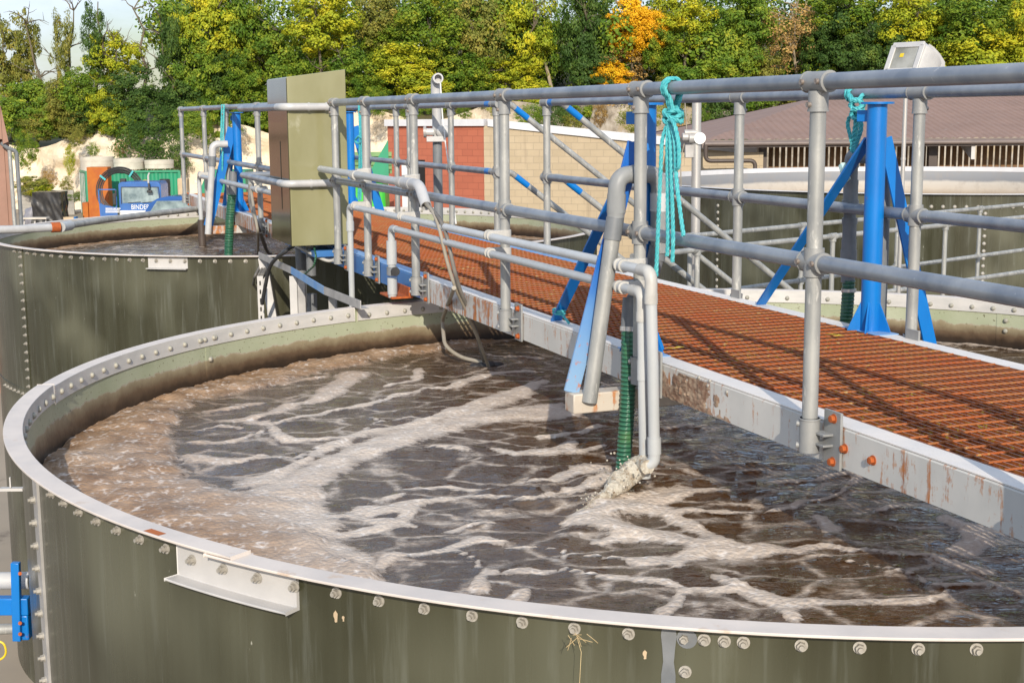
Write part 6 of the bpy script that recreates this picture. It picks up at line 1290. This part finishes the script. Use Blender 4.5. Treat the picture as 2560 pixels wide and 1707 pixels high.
# bare trunk on the skyline
x = aty(347, 140, 93); t = thing('bare_tree', 'bare leafless trunk standing against the sky at the left', 'tree', (x.x, 93, ground_z(x.x, 93)), 'trees above the chalk cliff')
mk('trunk', trunk_mesh(77, aty(347, -30, 93).z-t.location.z, .16, 5, 1.7), M['bark'], t, local=True)
B_ = [
 (60, 200, 330, 150, 90, 'green', 'green bush right of the brown clad building above the cliff'),
 (150, 195, 320, 130, 90, 'olive', 'olive bush on the cliff top, below the slender ivy trunk'),
 (205, 170, 290, 120, 91, 'green', 'green bush below the round yellow green tree'),
 (265, 215, 340, 90, 89, 'yellowgreen', 'golden yellow bush on the cliff top above the container'),
 (330, 170, 290, 150, 91, 'dark', 'dark green bush right of the golden yellow bush'),
 (190, 270, 350, 120, 89.5, 'olive', 'straw tinged bush on the cliff edge left of the golden yellow bush'),
 (100, 280, 350, 110, 89, 'olive', 'straw tinged bush hanging at the left end of the chalk cliff'),
 (440, 205, 330, 150, 90, 'dark', 'dark ivy mass above the handrail end'),
 (540, 220, 350, 130, 89, 'green', 'green bush behind the far left davit'),
 (640, 210, 330, 130, 89, 'green', 'green bush behind the left edge of the cabinet'),
 (930, 190, 285, 150, 88, 'green', 'bright green bush on the cliff just right of the cabinet'),
 (1060, 180, 265, 140, 88, 'yellowgreen', 'yellow green bush on the cliff behind the hooked pipe'),
 (1200, 190, 275, 150, 87, 'green', 'green bush on the cliff above the corner of the block building'),
 (1330, 200, 300, 150, 86, 'yellowgreen', 'yellow green bush above the buff wall'),
 (1440, 220, 320, 130, 86, 'green', 'green bush above the buff wall, left of the middle davit'),
 (1560, 200, 270, 130, 86, 'gold', 'low golden bush behind the knot of the turquoise rope'),
 (1660, 190, 330, 130, 86, 'olive', 'olive bush behind the hanging turquoise rope'),
 (1800, 220, 350, 150, 84, 'dark', 'dark creeper mass left of the brown roof'),
 (1890, 230, 350, 140, 83, 'green', 'green creeper above the left end of the brown roof'),
 (2000, 200, 300, 160, 84, 'olive', 'olive undergrowth behind the ridge of the brown roof'),
 (2160, 200, 290, 170, 84, 'dark', 'dark undergrowth below the floodlight'),
 (2380, 205, 290, 200, 83, 'green', 'green undergrowth behind the brown roof at the right'),
 (2540, 200, 290, 160, 82, 'yellowgreen', 'yellow green undergrowth at the right edge behind the roof'),
 (78, 440, 492, 62, 87, 'olive', 'small scrubby bush at the cliff foot behind the grey block wall'),
 (105, 455, 500, 60, 87, 'yellowgreen', 'little yellow green bush at the cliff foot above the wrapped load'),
]
for px, yt, yb, w, Y, mat, lab in B_: tree(px, yt, yb, w, Y-1.5, mat, lab, kind='bush', name='bush', group='bushes along the cliff', depth=1.2)
B2 = [(30, 260, 350, 120, 90, 'green', 'green bush over the left end of the chalk, touching the brown clad building'), (130, 250, 345, 130, 90.5, 'green', 'green bush on the cliff edge below the slender ivy trunk'), (215, 260, 345, 110, 90.5, 'dark', 'dark bush on the cliff edge left of the concrete rings'), (310, 250, 350, 110, 90, 'green', 'green bush on the cliff edge above the middle concrete ring'),
 (600, 130, 250, 140, 92, 'green', 'green bush between the handrail end and the cabinet, high on the slope'), (760, 150, 280, 170, 92, 'green', 'green undergrowth hidden behind the cabinet top'), (970, 60, 180, 150, 95, 'green', 'green gap filling bush left of the hooked pipe'), (1260, 30, 160, 140, 97, 'dark', 'dark bush high between two yellow green trees, left of the pale trunk'), (1480, 130, 250, 120, 92, 'dark', 'dark undergrowth left of the golden tree, above the davit'), (1650, 60, 180, 130, 95, 'green', 'green bush right behind the golden tree'), (1625, 20, 130, 90, 93, 'gold', 'golden bush touching the right side of the golden tree'), (1530, 150, 235, 110, 91, 'gold', 'low golden bush touching the left foot of the golden tree'), (1830, 60, 210, 150, 95, 'green', 'green bush above the second post from the right'), (2050, 80, 200, 130, 95, 'dark', 'dark bush just left of the floodlight'), (2220, 60, 200, 150, 93, 'dark', 'dark bush right behind the floodlight'), (2350, 30, 150, 140, 93, 'green', 'green bush between the yellow green trees at the right')]
for px, yt, yb, w, Y, mat, lab in B2: tree(px, yt, yb, w, Y-.8, mat, lab, kind='bush', name='bush', group='bushes along the cliff', depth=1.2)
I_ = [
 (392, 262, 432, 200, 89.8, 'dark', 'big dark ivy mound hanging over the cliff above the container'),
 (330, 300, 370, 90, 90, 'green', 'green ivy fringe on the cliff above the concrete rings'),
 (60, 330, 425, 70, 89, 'green', 'green ivy hanging beside the brown clad building'),
 (172, 360, 440, 18, 89.5, 'yellowgreen', 'yellow green creeper strand down the chalk face'),
 (232, 355, 392, 22, 89.5, 'green', 'small ivy tuft on the bare chalk face'),
 (190, 320, 372, 40, 89.6, 'olive', 'olive creeper tongue at the cliff top left of the ivy tuft'),
 (300, 350, 392, 30, 89.4, 'brown', 'brown dead creeper on the chalk beside the ivy mound'),
 (445, 330, 430, 60, 89.2, 'dark', 'dark ivy edge of the mound next to the handrail end'),
 (520, 300, 380, 80, 89, 'green', 'ivy fringe behind the far left davit'),
 (1020, 240, 300, 60, 86.5, 'green', 'ivy tuft on the chalk above the red wall'),
 (1160, 245, 300, 60, 86, 'green', 'ivy tongue on the chalk left of the red wall corner'),
 (1330, 260, 330, 90, 85, 'green', 'ivy on the grey rock above the left part of the buff wall'),
 (1430, 270, 340, 70, 85, 'olive', 'olive creeper on the grey rock above the buff wall'),
 (1690, 280, 420, 90, 84, 'brown', 'brown dead creeper behind the hanging rope'),
 (1830, 300, 400, 100, 82, 'dark', 'dark creeper curtain just left of the brown roof end'),
 (945, 225, 290, 80, 86.8, 'green', 'green creeper on the chalk just right of the cabinet'),
 (1090, 215, 285, 90, 86.5, 'green', 'green creeper on the chalk above the middle of the red wall'),
 (1240, 225, 300, 100, 86, 'yellowgreen', 'yellow green creeper on the rock above the corner of the block building'),
 (1385, 235, 325, 80, 85.4, 'dark', 'dark creeper on the rock between two ivy patches over the buff wall'),
 (1500, 235, 320, 120, 85, 'brown', 'brown dead scrub on the rock left of the middle davit'),
 (1600, 240, 340, 110, 84.5, 'olive', 'olive creeper on the rock behind the middle davit'),
 (1750, 250, 370, 90, 83, 'green', 'green creeper between the dead scrub and the dark curtain by the roof'),
 (480, 255, 345, 90, 89.2, 'green', 'green ivy on the cliff behind the end of the handrail'),
 (590, 270, 345, 80, 89, 'green', 'green ivy on the cliff just left of the cabinet'),
 (120, 425, 470, 40, 88.4, 'brown', 'brown scrub at the cliff foot behind the wrapped load'),
 (165, 440, 480, 30, 88.6, 'olive', 'olive scrub at the cliff foot left of the container'),
 (190, 480, 505, 60, 86.8, 'green', 'low green weeds along the cliff foot by the container'),
]
for px, yt, yb, w, Y, mat, lab in I_: tree(px, yt, yb, w, Y, mat, lab, kind='ivy', name='ivy', group='ivy on the cliff', meshes=SHEET, depth=.45)
# the wood behind: one mass nobody could count
wv_, wf_ = [], []
r = np.random.default_rng(5)
def woodmass(name, mat, n, yr, seed):
    r = np.random.default_rng(seed); cl = []
    for _ in range(150):
        px = r.uniform(430, 2750); Y = r.uniform(*yr); x = (px-1280)/F_PX*Y; g0 = ground_z(x, Y); top = 5.9+(286+r.uniform(-40, 110)-(70 if 900 < px < 1000 else 0))/F_PX*Y
        cl.append((x, Y, r.uniform(g0+.5, max(g0+1, top-1.2)), r.uniform(1.2, 2.3)))
    cl = np.array(cl); k = r.integers(0, len(cl), n); u = r.normal(size=(n, 3)); u /= np.linalg.norm(u, axis=1)[:, None]; pos = cl[k, :3]+u*(cl[k, 3]*r.uniform(.3, 1, n)**.5)[:, None]
    nn = u+r.normal(0, .6, (n, 3))+np.array([0, -.2, .3]); nn /= np.linalg.norm(nn, axis=1)[:, None]; t = np.cross(nn, r.normal(size=(n, 3))); t /= np.linalg.norm(t, axis=1)[:, None]; bt = np.cross(nn, t); s = r.uniform(.10, .22, n)[:, None]
    v = np.stack([pos-t*s, pos+bt*s*.6, pos+t*s, pos-bt*s*.6], 1).reshape(-1, 3)
    me = bpy.data.meshes.new(name); me.from_pydata(v.tolist(), [], np.arange(4*n).reshape(-1, 4).tolist()); me.materials.append(LEAF[mat]); ob = bpy.data.objects.new(name, me); COL.objects.link(ob); return ob
tag(woodmass('woodland', 'green', 80000, (95, 106), 31), 'dense green wood behind the front row of trees', 'woodland', kind='stuff')
tag(woodmass('woodland', 'dark', 50000, (103, 116), 32), 'dark far part of the wood on the hill', 'woodland', kind='stuff')
